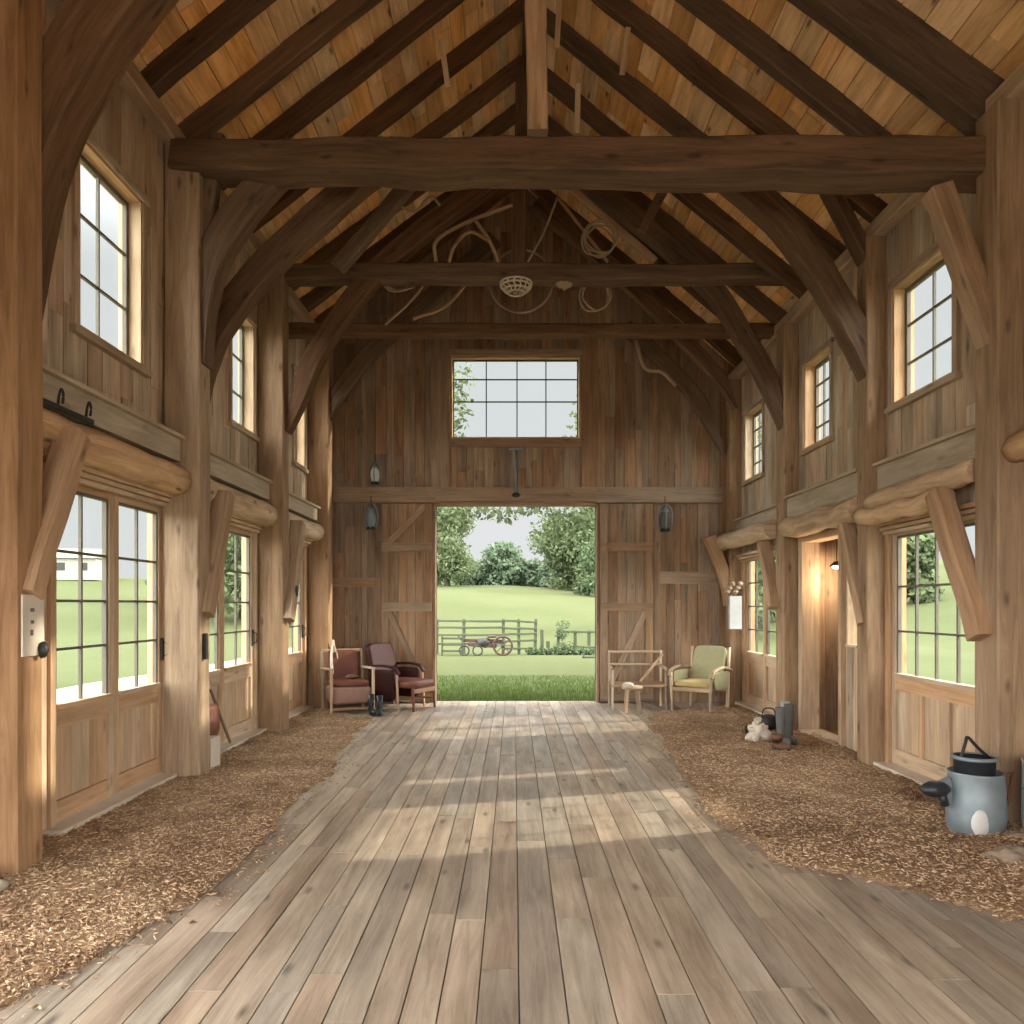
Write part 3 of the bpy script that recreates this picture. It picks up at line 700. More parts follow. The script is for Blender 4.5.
# ------------------------------------------------------------ wood chip litter
def inlitter(x, y, side):
    w = .18 * noise.noise(Vector((y * .9, side * 5, 0))) + .07 * noise.noise(Vector((y * 4, side * 9, 1)))
    if side < 0:
        e = [(1.0, -2.35), (2.9, -2.05), (3.4, -1.9), (4.1, -1.68), (5.5, -1.72), (7.5, -1.8), (9.0, -1.9), (10.5, -2.0), (11.3, -2.6), (12.0, -3.3)]
    else:
        e = [(1.5, 3.4), (3.0, 3.1), (3.9, 2.55), (4.4, 2.1), (4.75, 1.5), (5.6, 1.48), (7.0, 1.6), (9.3, 1.78), (10.6, 1.75), (11.2, 2.1), (11.8, 3.0), (12.2, 3.7)]
    if y < e[0][0] or y > e[-1][0]: return -1
    for (a, b), (c, d) in zip(e, e[1:]):
        if a <= y <= c: ed = b + (d - b) * (y - a) / (c - a); break
    return (ed + w - x) if side < 0 else (x - ed - w)
def lh(x, y, side):
    d = inlitter(x, y, side)
    if d <= 0: return -.06
    f = min(1, d / .5)
    h = .012 + .028 * f + .02 * f * noise.noise(Vector((x * 2, y * 2, 3))) + .012 * f * noise.noise(Vector((x * 7, y * 7, 3)))
    if side > 0: h += .10 * math.exp(-((x - 3.35) ** 2 / .12 + (y - 4.55) ** 2 / .35))
    return h
def litter(side, label, n):
    mb = MB(); st = .06
    x0, x1 = (XL, -1.3) if side < 0 else (1.1, XR)
    nx = int((x1 - x0) / st); ny = int((12.3 - 1.0) / st); idx = {}
    for i in range(nx + 1):
        for j in range(ny + 1):
            x = x0 + (x1 - x0) * i / nx; y = 1.0 + j * st
            if inlitter(x, y, side) > -.14:
                idx[i, j] = len(mb.v); mb.v.append(Vector((x, y, lh(x, y, side))))
    for (i, j), k in idx.items():
        q = [(i, j), (i + 1, j), (i + 1, j + 1), (i, j + 1)]
        if all(a in idx for a in q): mb.face([idx[a] for a in q], [(0, 0)] * 4, U(.2, .5), True)
    for _ in range(n):
        y = 1.2 + 11 * R() ** 1.6; x = U(x0, x1)
        d = inlitter(x, y, side)
        if d < -.22 or (d < 0 and R() < .78 + -d * 1.0): continue
        z = max(lh(x, y, side), .001) + U(0, .012)
        L = U(.008, .02); w = U(.003, .007); a = U(0, 2 * PI); tl = U(-.5, .5)
        d1 = Vector((math.cos(a), math.sin(a), tl * .6)).normalized() * L; d2 = Vector((-math.sin(a), math.cos(a), U(-.6, .6))).normalized() * w
        k = len(mb.v); c = Vector((x, y, z + abs(d1.z) * .6))
        mb.v += [c - d1 - d2, c + d1 - d2 * .7, c + d1 + d2 * .7, c - d1 + d2, c + Vector((0, 0, w * 1.2))]
        r = R()
        for e in ((0, 1, 4), (1, 2, 4), (2, 3, 4), (3, 0, 4)): mb.face([k + q for q in e], [(0, 0)] * 3, r)
    tag(mb.build('wood_chips', 'chip', recalc=False, origin=Vector((0, 0, 0))), label, 'wood chips', None, 'stuff')
litter(-1, 'brown wood chip litter spread along the left wall', 52000)
litter(1, 'brown wood chip litter spread along the right wall around the metal pail', 60000)

# ------------------------------------------------------------ furniture
def Mrot(c, ax, ang):
    m = Matrix.Translation(c) @ Matrix.Rotation(ang, 4, ax) @ Matrix.Translation(-Vector(c)); return lambda a, b, cc: tuple(m @ Vector((a, b, cc)))
# local chairs face -Y
def armchair_leather(loc, rz):
    t = thing('leather_armchair', 'burgundy leather armchair with long red-brown seat left of the big opening', 'armchair', loc, rz)
    mb = MB(); mb.cushion(ID, -.3, .3, -.46, .3, .34, .45, .015); mb.build('seat', 'leather2', t)
    Mb = Mrot((0, .3, .4), 'X', math.radians(-14))
    mb = MB(); mb.cushion(Mb, -.31, .31, .24, .36, .36, 1.0, .02); mb.build('backrest', 'leather', t)
    for s in (-1, 1):
        mb = MB(); mb.cushion(ID, s * .31 - .045, s * .31 + .045, -.12, .36, .14, .6, .01); mb.build('side_panel', 'leather', t)
        mb = MB(); mb.sweep(bez([(s * .32, .34, .66), (s * .33, .1, .67), (s * .33, -.12, .64), (s * .33, -.2, .55)], 6), rect(.07, .035, .015), (0, 0, 1)); mb.build('armrest', 'leather', t)
        mb = MB(); mb.beam((s * .28, -.42, .36), (s * .28, -.44, 0), .045, .045, up=(0, 1, 0), sc=(1, .7)); mb.build('leg', 'leather2', t)
        mb = MB(); mb.beam((s * .33, -.16, .55), (s * .34, -.2, 0), .04, .04, up=(0, 1, 0), sc=(1, .7)); mb.build('leg', 'chairwood', t)
        mb = MB(); mb.beam((s * .28, .3, .3), (s * .28, .36, 0), .045, .045, up=(0, 1, 0), sc=(1, .7)); mb.build('leg', 'chairwood', t)
    mb = MB(); mb.beam((-.28, -.43, .3), (.28, -.43, .3), .03, .07); mb.beam((-.29, -.4, .15), (-.29, .3, .15), .03, .03); mb.beam((.29, -.4, .15), (.29, .3, .15), .03, .03); mb.build('stretcher', 'chairwood', t)
    return t
armchair_leather((-1.76, 11.85, 0), math.radians(62))
# left armchair with boxed seat and pink cloth
t = thing('wooden_armchair', 'wooden armchair with boxed pink seat in the left back corner', 'armchair', (-2.5, 11.42, 0), math.radians(26))
mb = MB(); mb.cushion(ID, -.3, .3, -.3, .26, .14, .4, .01); mb.build('seat_box', 'pink', t)
mb = MB(); mb.cushion(ID, -.27, .27, -.28, .2, .4, .48, .02); mb.build('seat_cushion', 'leather2', t)
Mb = Mrot((0, .26, .4), 'X', math.radians(-12))
mb = MB(); mb.cushion(Mb, -.25, .25, .24, .32, .42, .92, .015); mb.build('backrest', 'leather2', t)
for s in (-1, 1):
    mb = MB(); mb.beam((s * .31, .34, .64), (s * .31, -.3, .66), .06, .03); mb.build('armrest', 'palewood', t)
    for y, z in ((-.3, .66), (.3, .9)):
        mb = MB(); mb.beam((s * .31, y, 0), (s * .31, y + (.07 if y > 0 else 0), z), .04, .04, up=(0, 1, 0)); mb.build('leg', 'palewood', t)
mb = MB(); mb.beam((-.31, .37, .9), (.31, .37, .9), .03, .05); mb.build('rail', 'chairwood', t)
mb = MB(); mb.beam((-.3, -.3, .08), (.3, -.3, .08), .03, .04); mb.build('rail', 'chairwood', t)
mb = MB(); P = bez([(-2.74, 11.46, .55), (-2.77, 11.53, .75), (-2.78, 11.62, .95), (-2.76, 11.73, .93), (-2.74, 11.78, .7)], 6)
mb.sweep(P, rect(.2, .02, .005), (1, .4, 0)); tag(mb.build('folded_cloth', 'cream'), 'cream cloth draped over the back of the left corner armchair', 'cloth')
mb = MB(); mb.blob((-2.42, 11.36, .53), .10, .06, .035, .5, 10); tag(mb.build('glove', 'brown'), 'dark crumpled glove lying on the left corner armchair seat', 'glove')
def boot(loc, rz, h, mat, label, name='rubber_boot', foot=.13, r=.05):
    t = thing(name, label, 'boot', loc, rz)
    mb = MB(); mb.lathe([(r * .85, .06), (r * .8, .12), (r * .85, h * .5), (r * 1.05, h), (r * .95, h), (r * .75, h * .5), (r * .7, .1)], 16); mb.build('shaft', mat, t)
    mb = MB(); mb.blob((0, -foot * .5, .045), r * .85, foot * .5 + r * .9, .05, .05, 10, fl=-.03); mb.build('foot', mat, t)
    mb = MB(); mb.blob((0, -foot * .5, .012), r * .95, foot * .5 + r, .014, 0, 8); mb.build('sole', 'black', t)
boot((-2.08, 11.05, 0.005), .5, .30, 'black', 'left one of two tall black boots in front of the leather armchair')
boot((-1.95, 11.02, 0.005), .2, .28, 'black', 'right one of two tall black boots in front of the leather armchair')
# green armchair right
t = thing('cushioned_armchair', 'armchair with sage green back and mustard seat in the right back corner', 'armchair', (2.82, 11.55, 0), math.radians(-38))
mb = MB(); mb.cushion(ID, -.29, .29, -.32, .26, .37, .46, .015); mb.build('seat', 'yellow', t)
Mb = Mrot((0, .26, .42), 'X', math.radians(-20))
mb = MB(); mb.cushion(Mb, -.26, .26, .2, .28, .42, .98, .012); mb.build('backrest', 'green', t)
for s in (-1, 1):
    mb = MB(); mb.sweep(bez([(s * .33, .42, .6), (s * .34, .1, .66), (s * .34, -.25, .62), (s * .33, -.34, .52)], 6), rect(.055, .035, .012)); mb.build('armrest', 'palewood', t)
    mb = MB(); mb.beam((s * .3, -.3, 0), (s * .32, -.32, .58), .045, .045, up=(0, 1, 0), sc=(.7, 1)); mb.build('leg', 'palewood', t)
    mb = MB(); mb.beam((s * .3, .34, 0), (s * .3, .4, .95), .045, .045, up=(0, 1, 0)); mb.build('leg', 'palewood', t)
    mb = MB(); mb.cushion(ID, s * .33 - .012, s * .33 + .012, -.2, .3, .34, .6, 0); mb.build('side_panel', 'green', t)
mb = MB(); mb.beam((-.3, -.3, .34), (.3, -.3, .34), .03, .06); mb.build('rail', 'palewood', t)
mb = MB(); mb.beam((-.3, .34, .3), (.3, .34, .3), .03, .05); mb.build('rail', 'palewood', t)
# rustic open bench
t = thing('rustic_bench', 'open wooden frame bench with rails against the right barn door', 'bench', (1.93, 11.85, 0))
for x in (-.42, .4):
    for y, z in ((.2, .88), (-.2, .6)):
        mb = MB(); mb.beam((x, y, 0), (x, y, z), .035, .035, up=(0, 1, 0), wob=.006, n=6); mb.build('leg', 'palewood', t)
    mb = MB(); mb.beam((x, -.22, .62), (x, .2, .64), .04, .03); mb.build('armrest', 'palewood', t)
for y, z, w in ((.2, .86, .035), (.2, .66, .04), (-.2, .36, .04)):
    mb = MB(); mb.beam((-.44, y, z), (.42, y, z), w, w, wob=.006, n=6); mb.build('rail', 'palewood', t)
mb = MB()
for i in range(4): mb.beam((-.43, -.16 + i * .11, .38), (.41, -.16 + i * .11, .38), .085, .02)
mb.build('seat_slats', 'chairwood', t)
mb = MB(); mb.beam((.42, .2, .82), (.02, -.15, .42), .035, .035, wob=.01, n=5); mb.build('diagonal_stick', 'palewood', t)
t = thing('small_stool', 'small pale stool standing in front of the open frame bench', 'stool', (1.75, 11.25, 0))
mb = MB(); mb.lathe([(0, .40), (.15, .40), (.16, .385), (.15, .36), (0, .36)], 14); mb.build('seat', 'palewood', t)
for i in range(4):
    a = PI / 4 + i * PI / 2; mb = MB(); mb.beam((.1 * math.cos(a), .1 * math.sin(a), .37), (.15 * math.cos(a), .15 * math.sin(a), 0), .032, .032, up=(0, 1, 0), wob=.004, n=4); mb.build('leg', 'palewood', t)
mb = MB(); mb.blob((-.06, -.02, .42), .085, .07, .035, .4, 10); mb.build('seat_pad', 'cream', t)

# ------------------------------------------------------------ pail with lid, right
t = thing('metal_pail', 'galvanised metal pail with a black vessel inside beside the near right post', 'pail', (3.16, 5.2, .05)); t.scale = (.92, .92, .95)
mb = MB(); mb.lathe([(0, 0), (.17, 0), (.19, .02), (.2, .12), (.195, .28), (.185, .42), (.19, .435), (.178, .435), (.175, .3), (.185, .1), (.16, .03), (0, .03)], 32); mb.build('body', 'zinc', t)
mb = MB(); mb.tube([(.19, 0, .4), (.27, -.01, .425), (.24, -.01, .25), (.2, 0, .08)], .012, 8, up=(0, 1, 0)); mb.build('side_handle', 'leather2', t)
mb = MB(); mb.sweep([(-.15, 0, .16), (-.2, 0, .26), (-.25, 0, .37)], rect(.1, .05, .02), (0, 1, 0), sc=[.8, 1, 1.1]); mb.build('spout', 'zinc', t)
mb = MB(); mb.blob((-.075, -.182, .11), .07, .02, .095, .1, 10); mb.build('pale_patch', 'white', t)
t = thing('black_vessel', 'black round vessel with bail handle sitting in the metal pail', 'vessel', (3.15, 5.2, .40)); t.scale = (.92, .92, .95)
mb = MB(); mb.lathe([(0, 0), (.11, 0), (.135, .06), (.14, .16), (.15, .165), (.13, .17), (.12, .08), (0, .03)], 24); mb.build('body', 'black', t)
mb = MB(); mb.tube(bez([(-.12, -.03, .16), (-.08, -.02, .27), (-.05, 0, .31), (.02, .0, .24), (.12, .02, .16)], 5), .012, 8, up=(0, 1, 0)); mb.build('bail_handle', 'iron', t)
mb = MB(); mb.lathe([(.138, .15), (.16, .16), (.16, .175), (.138, .18)], 24); mb.build('rim', 'zinc', t)
mb = MB(); m = Matrix.Rotation(math.radians(75), 3, 'X') @ Matrix.Rotation(.3, 3, 'Y')
mb.blob((2.86, 5.16, .35), .1, .06, .055, .1, 12); mb.tube([(2.9, 5.16, .33), (2.93, 5.16, .24)], .028, 8)
tag(mb.build('dark_scoop', 'black'), 'dark scoop leaning on the left side of the metal pail', 'scoop')
t = thing('blue_drum', 'blue-grey drum cut off by the right edge of the picture', 'drum', (3.6, 5.1, .05))
mb = MB(); mb.lathe([(0, 0), (.15, 0), (.16, .02), (.165, .1), (.16, .48), (.168, .5), (.15, .5), (.15, .46), (0, .46)], 28); mb.build('body', 'blueglass', t)
mb = MB(); mb.lathe([(.162, .3), (.17, .31), (.162, .32)], 28); mb.build('hoop', 'zinc', t)
for (x, y, r, l) in ((3.3, 4.95, .06, 'small dusty rock beside the foot of the blue drum'), (3.02, 4.6, .09, 'low earth-coloured rock half buried in chips in front of the metal pail')):
    mb = MB(); mb.blob((x, y, .075), r * 1.4, r, r * .7, .5, 12); tag(mb.build('rock', 'stone'), l, 'rock')
mb = MB(); mb.blob((-2.93, 4.12, .05), .15, .1, .11, .35, 14); tag(mb.build('rock', 'sill'), 'smooth pale rock at the left edge below the nearest post', 'rock')
mb = MB()
for i in range(9):
    a = U(0, 2 * PI); x, y = 3.2 + U(-.06, .06), 6.15 + U(-.08, .08); mb.tube([(x, y, .05), (x + .08 * math.cos(a), y + .08 * math.sin(a), .1), (x + .14 * math.cos(a), y + .14 * math.sin(a), .06)], .008, 5)
tag(mb.build('dark_root', 'brown'), 'small dark tangled root lying on the chips left of the metal pail', 'root')

# ------------------------------------------------------------ boots and bits at right
boot((2.98, 8.5, .035), .4, .42, 'boot', 'left one of two tall grey boots by the open doorway', foot=.12, r=.055)
boot((3.12, 8.62, .035), .1, .44, 'boot', 'right one of two tall grey boots by the open doorway', foot=.12, r=.055)
boot((2.84, 8.2, .035), .9, .17, 'brown', 'short brown leather boot lying in front of the tall grey boots', 'ankle_boot', foot=.1, r=.06)
mb = MB(); mb.blob((2.8, 8.72, .13), .12, .09, .12, .9, 14, fl=-.1, freq=2.2); mb.tube([(2.8, 8.72, .22), (2.79, 8.7, .30)], .03, 8, sc=[1, 1.5]); tag(mb.build('cloth_sack', 'cream'), 'small pale sack slumped against the tall grey boots', 'sack')
t = thing('iron_kettle', 'small dark kettle with a blue enamel jug behind the tall grey boots', 'kettle', (3.2, 9.55, .04))
mb = MB(); mb.lathe([(0, 0), (.09, 0), (.11, .05), (.1, .14), (.06, .18), (0, .19)], 18); mb.build('body', 'iron', t)
mb = MB(); mb.tube(bez([(-.09, 0, .12), (-.06, 0, .25), (.06, 0, .25), (.09, 0, .12)], 5), .008, 6, up=(0, 1, 0)); mb.build('bail_handle', 'iron', t)
mb = MB(); mb.tube([(.08, 0, .1), (.17, 0, .17)], .016, 8, up=(0, 1, 0)); mb.build('spout', 'iron', t)
t = thing('enamel_jug', 'blue-grey enamel jug standing beside the dark kettle', 'jug', (3.36, 9.42, .04))
mb = MB(); mb.lathe([(0, 0), (.05, 0), (.06, .1), (.045, .26), (.055, .36), (.045, .36), (.04, .26), (0, .2)], 16); mb.build('body', 'blueglass', t)
mb = MB(); mb.tube(bez([(.05, 0, .32), (.11, 0, .28), (.06, 0, .14)], 5), .008, 6, up=(0, 1, 0)); mb.build('jug_handle', 'blueglass', t)
mb = MB()
for i in range(3):
    P = [(2.93 + (.13 - i * .008) * math.cos(a * PI / 12), 9.15 + (.2 + i * .01) * math.sin(a * PI / 12) + .02 * i, .07 + i * .016 + .012 * math.sin(a)) for a in range(24)]
    mb.tube(P, .009, 6, closed=True)
tag(mb.build('coiled_strap', 'iron'), 'dark coiled strap lying on the chips near the dark kettle', 'strap')
t = thing('broom', 'broom leaning inside the open doorway on the right', 'broom', (4.0, 8.72, .02))
mb = MB(); mb.tube([(0, 0, .25), (-.03, .25, 1.1)], .013, 8); mb.build('broom_handle', 'palewood', t)
mb = MB(); mb.sweep([(0, 0, .28), (.0, -.03, .15), (0, -.05, 0)], rect(.1, .05, .02), (1, 0, 0), sc=[.5, 1, 1.6]); mb.build('bristles', 'rope', t)

# ------------------------------------------------------------ wall things
def lantern(p, s, label, glass='white', hang=True):
    t = thing('lantern', label, 'lantern', p, 0, 'small hanging lanterns')
    mb = MB(); mb.lathe([(0, -.16 * s), (.055 * s, -.16 * s), (.06 * s, -.14 * s), (.05 * s, -.125 * s)], 14); mb.build('base', 'iron', t)
    mb = MB(); mb.lathe([(.045 * s, -.125 * s), (.07 * s, -.06 * s), (.065 * s, .02 * s), (.04 * s, .07 * s)], 14); mb.build('lamp_glass', glass, t)
    mb = MB(); mb.lathe([(.05 * s, .07 * s), (.03 * s, .11 * s), (0, .13 * s)], 14); mb.build('cap', 'zinc', t)
    for k in range(2):
        mb = MB(); P = [(math.cos(a) * .09 * s * (1 if k == 0 else 0), math.cos(a) * .09 * s * (1 if k else 0), math.sin(a) * .17 * s) for a in [i * PI / 8 for i in range(16)]]
        mb.tube(P, .008 * s, 6, up=(0, 1, 0) if k == 0 else (1, 0, 0), closed=True); mb.build('wire_guard', 'zinc', t)
    mb = MB(); mb.tube([(0, 0, .16 * s), (0, 0, .26 * s)], .006, 5); mb.build('hook', 'iron', t)
lantern(W(375, 473, 12.36), 1.15, 'small round-headed lantern on the back wall just above the long beam')
lantern(W(371, 517, 12.3), 1.3, 'pale lantern hanging left of the big opening below the long beam', 'zinc')
lantern(W(665, 518, 12.3), 1.35, 'lantern with dark glass hanging right of the big opening', 'boot')
t = thing('hanging_latch', 'vertical metal rod hanging below the gable window over the opening', 'rod', W(516, 495, 12.36))
mb = MB(); mb.tube([(0, 0, .02), (0, 0, .72)], .022, 8, up=(0, 1, 0)); mb.build('rod', 'zinc', t)
mb = MB(); mb.tube([(-.12, 0, .74), (.1, 0, .75)], .018, 8); mb.build('cross_bar', 'zinc', t)
mb = MB(); mb.blob((0, 0, 0), .07, .05, .04, .1, 8); mb.build('pulley', 'iron', t)
mb = MB(); a = W(729, 596, 11.9); b = W(741, 629, 11.9); mb.box(ID, a.x, b.x, 11.85, 11.95, b.z, a.z, 'c')
t = tag(mb.build('wall_box', 'paper'), 'small white box fixed on the far right post beneath the knee brace', 'box')
mb = MB()
for i in range(6): c = W(727 + i * 2.6, 592 - (i % 3) * 4, 11.88); mb.blob(c, .045, .04, .04, .5, 7)
tag(mb.build('dried_flowers', 'rope'), 'tuft of dried flowers standing in the small white wall box', 'flowers')
# iron rail and hooks
t = thing('iron_rail', 'black iron rail with two hooks on the ledge at upper left', 'rail', (-2.93, 5.0, 2.87))
mb = MB(); mb.beam((0, -.4, 0), (0, .28, 0), .03, .035); mb.build('bar', 'iron', t)
for y in (-.12, .2):
    mb = MB(); mb.tube(bez([(0, y, 0), (.01, y, .08), (.02, y + .01, .12), (.02, y + .03, .08), (.02, y + .02, .03)], 4), .009, 6); mb.build('hook', 'iron', t)
# plate on near left post
t = thing('notice_plate', 'pale grey notice plate on the nearest left post', 'plate', (-2.855, 4.5, 1.3))
mb = MB(); mb.box(ID, 0, .012, -.1, .1, 0, .36, 'c'); mb.build('plate', 'sill', t)
for i in range(3): mb = MB(); mb.box(ID, .012, .014, -.03 + U(-.01, .01), -.01 + U(0, .02), .12 + i * .07, .135 + i * .07 + U(0, .02), 'b'); mb.build('faded_mark', 'boot', t)
mb = MB(); mb.blob((.03, .06, .03), .03, .03, .05, .2, 8); mb.build('latch', 'iron', t)
mb = MB(); mb.box(ID, -2.855, -2.83, 6.98, 7.03, 1.1, 1.34, 'c'); tag(mb.build('iron_strap', 'iron'), 'dark iron strap fixed on the second left post', 'strap')
# post plinth and leather pouch
mb = MB(); mb.box(ID, -3.16, -2.86, 7.17, 7.4, 0.02, .33, 'c'); tag(mb.build('post_plinth', 'sill'), 'pale block at the foot of the second left post', 'block')
mb = MB(); mb.sweep(bez([(-2.99, 7.5, .62), (-2.98, 7.5, .5), (-2.98, 7.5, .36), (-3.0, 7.5, .3)], 5), [(math.cos(a * PI / 8) * .13, math.sin(a * PI / 8) * .05) for a in range(16)], (1, 0, 0), sc=[.6] + [.95] * 5 + [1.05] * 5 + [1] * 3 + [.7, .45], sm=True)
tag(mb.build('leather_pouch', 'leather2'), 'brown leather pouch hanging above the pale block behind the second left post', 'pouch')
mb = MB(); mb.beam((-3.1, 7.75, .75), (-3.1, 8.3, .1), .025, .03); tag(mb.build('thin_stick', 'chairwood'), 'thin stick leaning on the second glazed door at left', 'stick')

# ------------------------------------------------------------ things hanging from the trusses
t = thing('wire_basket', 'pale openwork wire basket hanging under the middle tie beam', 'basket', W(516, 293, 9.6))
mb = MB()
for k, (r, z) in enumerate(((.1, 0), (.15, .035), (.19, .08), (.2, .12))):
    mb.tube([(r * math.cos(a * PI / 12), r * math.sin(a * PI / 12), z) for a in range(24)], .013, 6, closed=True)
mb.build('hoops', 'cream', t)
mb = MB()
for j in range(14):
    a = j * 2 * PI / 14; b = a + .25
    mb.tube([(.09 * math.cos(a), .09 * math.sin(a), 0), (.15 * math.cos(b), .15 * math.sin(b), .035), (.19 * math.cos(a), .19 * math.sin(a), .08), (.2 * math.cos(b), .2 * math.sin(b), .12)], .012, 5)
mb.build('wires', 'cream', t)
def stick(pts, Y, rad, label, name='dry_branch', cat='branch', mat='brace', closed=False):
    mb = MB(); mb.tube(bez([W(a, b, Y) for a, b in pts], 5), rad, 7, up=(0, 1, 0)); return tag(mb.build(name, mat), label, cat, 'branches and ropes kept in the trusses')
stick([(436, 262), (437, 240), (470, 221), (512, 205)], 9.5, .025, 'long bent branch above the middle tie beam left of the king post')
stick([(476, 221), (489, 240), (499, 262)], 9.45, .022, 'short branch slanting down to the middle tie beam left of the king post')
stick([(449, 262), (455, 245), (470, 232), (489, 241)], 9.4, .022, 'bowed pale branch resting on the middle tie beam at left')
stick([(528, 262), (544, 232), (558, 196)], 9.5, .014, 'thin rope rising right of the dark king post', 'rope', 'rope', 'rope')
stick([(413, 319), (446, 306), (472, 276)], 10.2, .022, 'curved branch between the second and third tie beams at left')
stick([(385, 325), (412, 300), (432, 272)], 10.2, .018, 'straight thin branch between the second and third tie beams at left')
stick([(398, 205), (415, 211), (430, 196), (440, 205)], 8.9, .016, 'short wavy rope under the front tie beam at left', 'rope', 'rope', 'rope')
stick([(636, 340), (645, 368), (662, 372), (676, 386)], 11.9, .03, 'crooked pale branch hanging at the right of the gable window')
def coil(c, Y, r, n, label, mat='rope', rad=.013, sy=1):
    mb = MB(); c = W(*c, Y)
    for k in range(n):
        rr = r * U(.8, 1.05); ph = U(0, 6); dx = U(-.03, .03); dz = U(-.03, .03)
        mb.tube([(c.x + dx + rr * math.cos(a * PI / 14), c.y + .03 * k + .03 * math.sin(a * .7 + ph), c.z + dz + rr * sy * math.sin(a * PI / 14)) for a in range(28)], rad, 6, up=(0, 1, 0), closed=True)
    tag(mb.build('rope_coil', mat), label, 'rope', 'coils of rope hung in the trusses')
coil((600, 237), 9.45, .2, 4, 'loose coil of rope above the middle tie beam right of centre')
coil((596, 296), 9.75, .19, 2, 'thin round hoop of rope hanging below the middle tie beam right of centre')
coil((398, 282), 9.9, .2, 3, 'coil of pale rope hanging below the middle tie beam at left', sy=.5)
t = thing('iron_hoop', 'large dark hoop hanging between the tie beams at the centre', 'hoop', W(521, 281, 10.1))
mb = MB(); mb.tube([(.42 * math.cos(a * PI / 18), 0, .42 * math.sin(a * PI / 18)) for a in range(36)], .018, 6, up=(0, 1, 0), closed=True); mb.build('ring', 'chairwood', t)
mb = MB(); c = W(564, 282, 9.6); mb.blob(c, .1, .07, .09, .5, 10); tag(mb.build('burlap_bundle', 'rope'), 'small burlap bundle tied under the middle tie beam right of the basket', 'bundle')

# ------------------------------------------------------------ outdoors
def ss(t): t = max(0, min(1, t)); return t * t * (3 - 2 * t)
def gh(x, y):
    h = -.07
    h += 3.55 * ss((y - 27) / 45) * (1 - .30 * ss((x + 2) / 14)) - 3.0 * ss((y - 74) / 40)
    if x > 0: h += 3.2 * ss((x - 9) / 26)
    if x < 0: h += 1.2 * ss((-x - 14) / 40)
    return h + (.15 * noise.noise(Vector((x * .07, y * .07, 0))) if y > 20 or abs(x) > 9 else 0)
mb = MB(); xs = [-160 + 5 * i for i in range(20)] + [-60 + 2 * i for i in range(60)] + [60 + 5 * i for i in range(21)]
ys = [-40 + 2.5 * i for i in range(20)] + [10 + 1.5 * i for i in range(70)] + [115 + 8 * i for i in range(16)]
for y in ys:
    for x in xs: mb.v.append(Vector((x, y, gh(x, y) - (.06 if XL < x < XR and YF < y < YB else 0))))
nx = len(xs)
for j in range(len(ys) - 1):
    for i in range(nx - 1): mb.face([j * nx + i, j * nx + i + 1, (j + 1) * nx + i + 1, (j + 1) * nx + i], [(0, 0)] * 4, .5, True)
struct(mb.build('ground', 'meadow', recalc=False, origin=Vector((0, 0, 0))))
mb = MB()
for i in range(30):
    y = -5 + i * 1.5; w = 1.0 + .2 * math.sin(i); k = len(mb.v); x = -7.6 + .3 * math.sin(i * .4)
    mb.v += [Vector((x - w, y, gh(x, y) + .015)), Vector((x + w, y, gh(x, y) + .015))]
    if i: mb.face([k - 2, k - 1, k + 1, k], [(0, 0)] * 4, .5)
struct(mb.build('path', 'gravel', recalc=False))
mb = MB(); mb.box(ID, -9, 9, -14, YF - .2, -.12, -.045, 'b', .5); o = mb.build('ground_bounce', 'gravel', recalc=False); struct(o)  # unseen pale gravel, added to bounce light up to the roof
# grass blades by the threshold, put in to imitate the barn's shade
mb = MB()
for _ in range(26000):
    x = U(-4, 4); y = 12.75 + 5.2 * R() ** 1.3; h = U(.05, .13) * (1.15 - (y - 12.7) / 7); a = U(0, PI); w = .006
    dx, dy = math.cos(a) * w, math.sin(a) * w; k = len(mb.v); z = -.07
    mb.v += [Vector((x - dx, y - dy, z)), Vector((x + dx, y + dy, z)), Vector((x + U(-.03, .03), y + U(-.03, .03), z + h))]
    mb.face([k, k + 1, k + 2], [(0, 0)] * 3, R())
tag(mb.build('shade_grass', 'shadegrass', recalc=False), 'band of green grass blades standing in for barn shade outside the big opening', 'grass', None, 'stuff')
def leaves(mb, cl, n, size, seed=0):
    tot = sum(r * r for _, r, _ in cl)
    for c, r, f in cl:
        for _ in range(max(1, int(n * r * r / tot))):
            d = Vector((random.gauss(0, 1), random.gauss(0, 1), random.gauss(0, 1))).normalized()
            p = c + Vector((d.x, d.y, d.z * f)) * r * (R() ** .33)
            a = Vector((random.gauss(0, 1), random.gauss(0, 1), random.gauss(0, 1))).normalized(); b = a.cross(d + Vector((.1, .2, .3))).normalized()
            s = size * U(.6, 1.3); k = len(mb.v)
            mb.v += [p - a * s, p + b * s * .55, p + a * s, p - b * s * .55]; mb.face([k, k + 1, k + 2, k + 3], [(0, 0)] * 4, R())
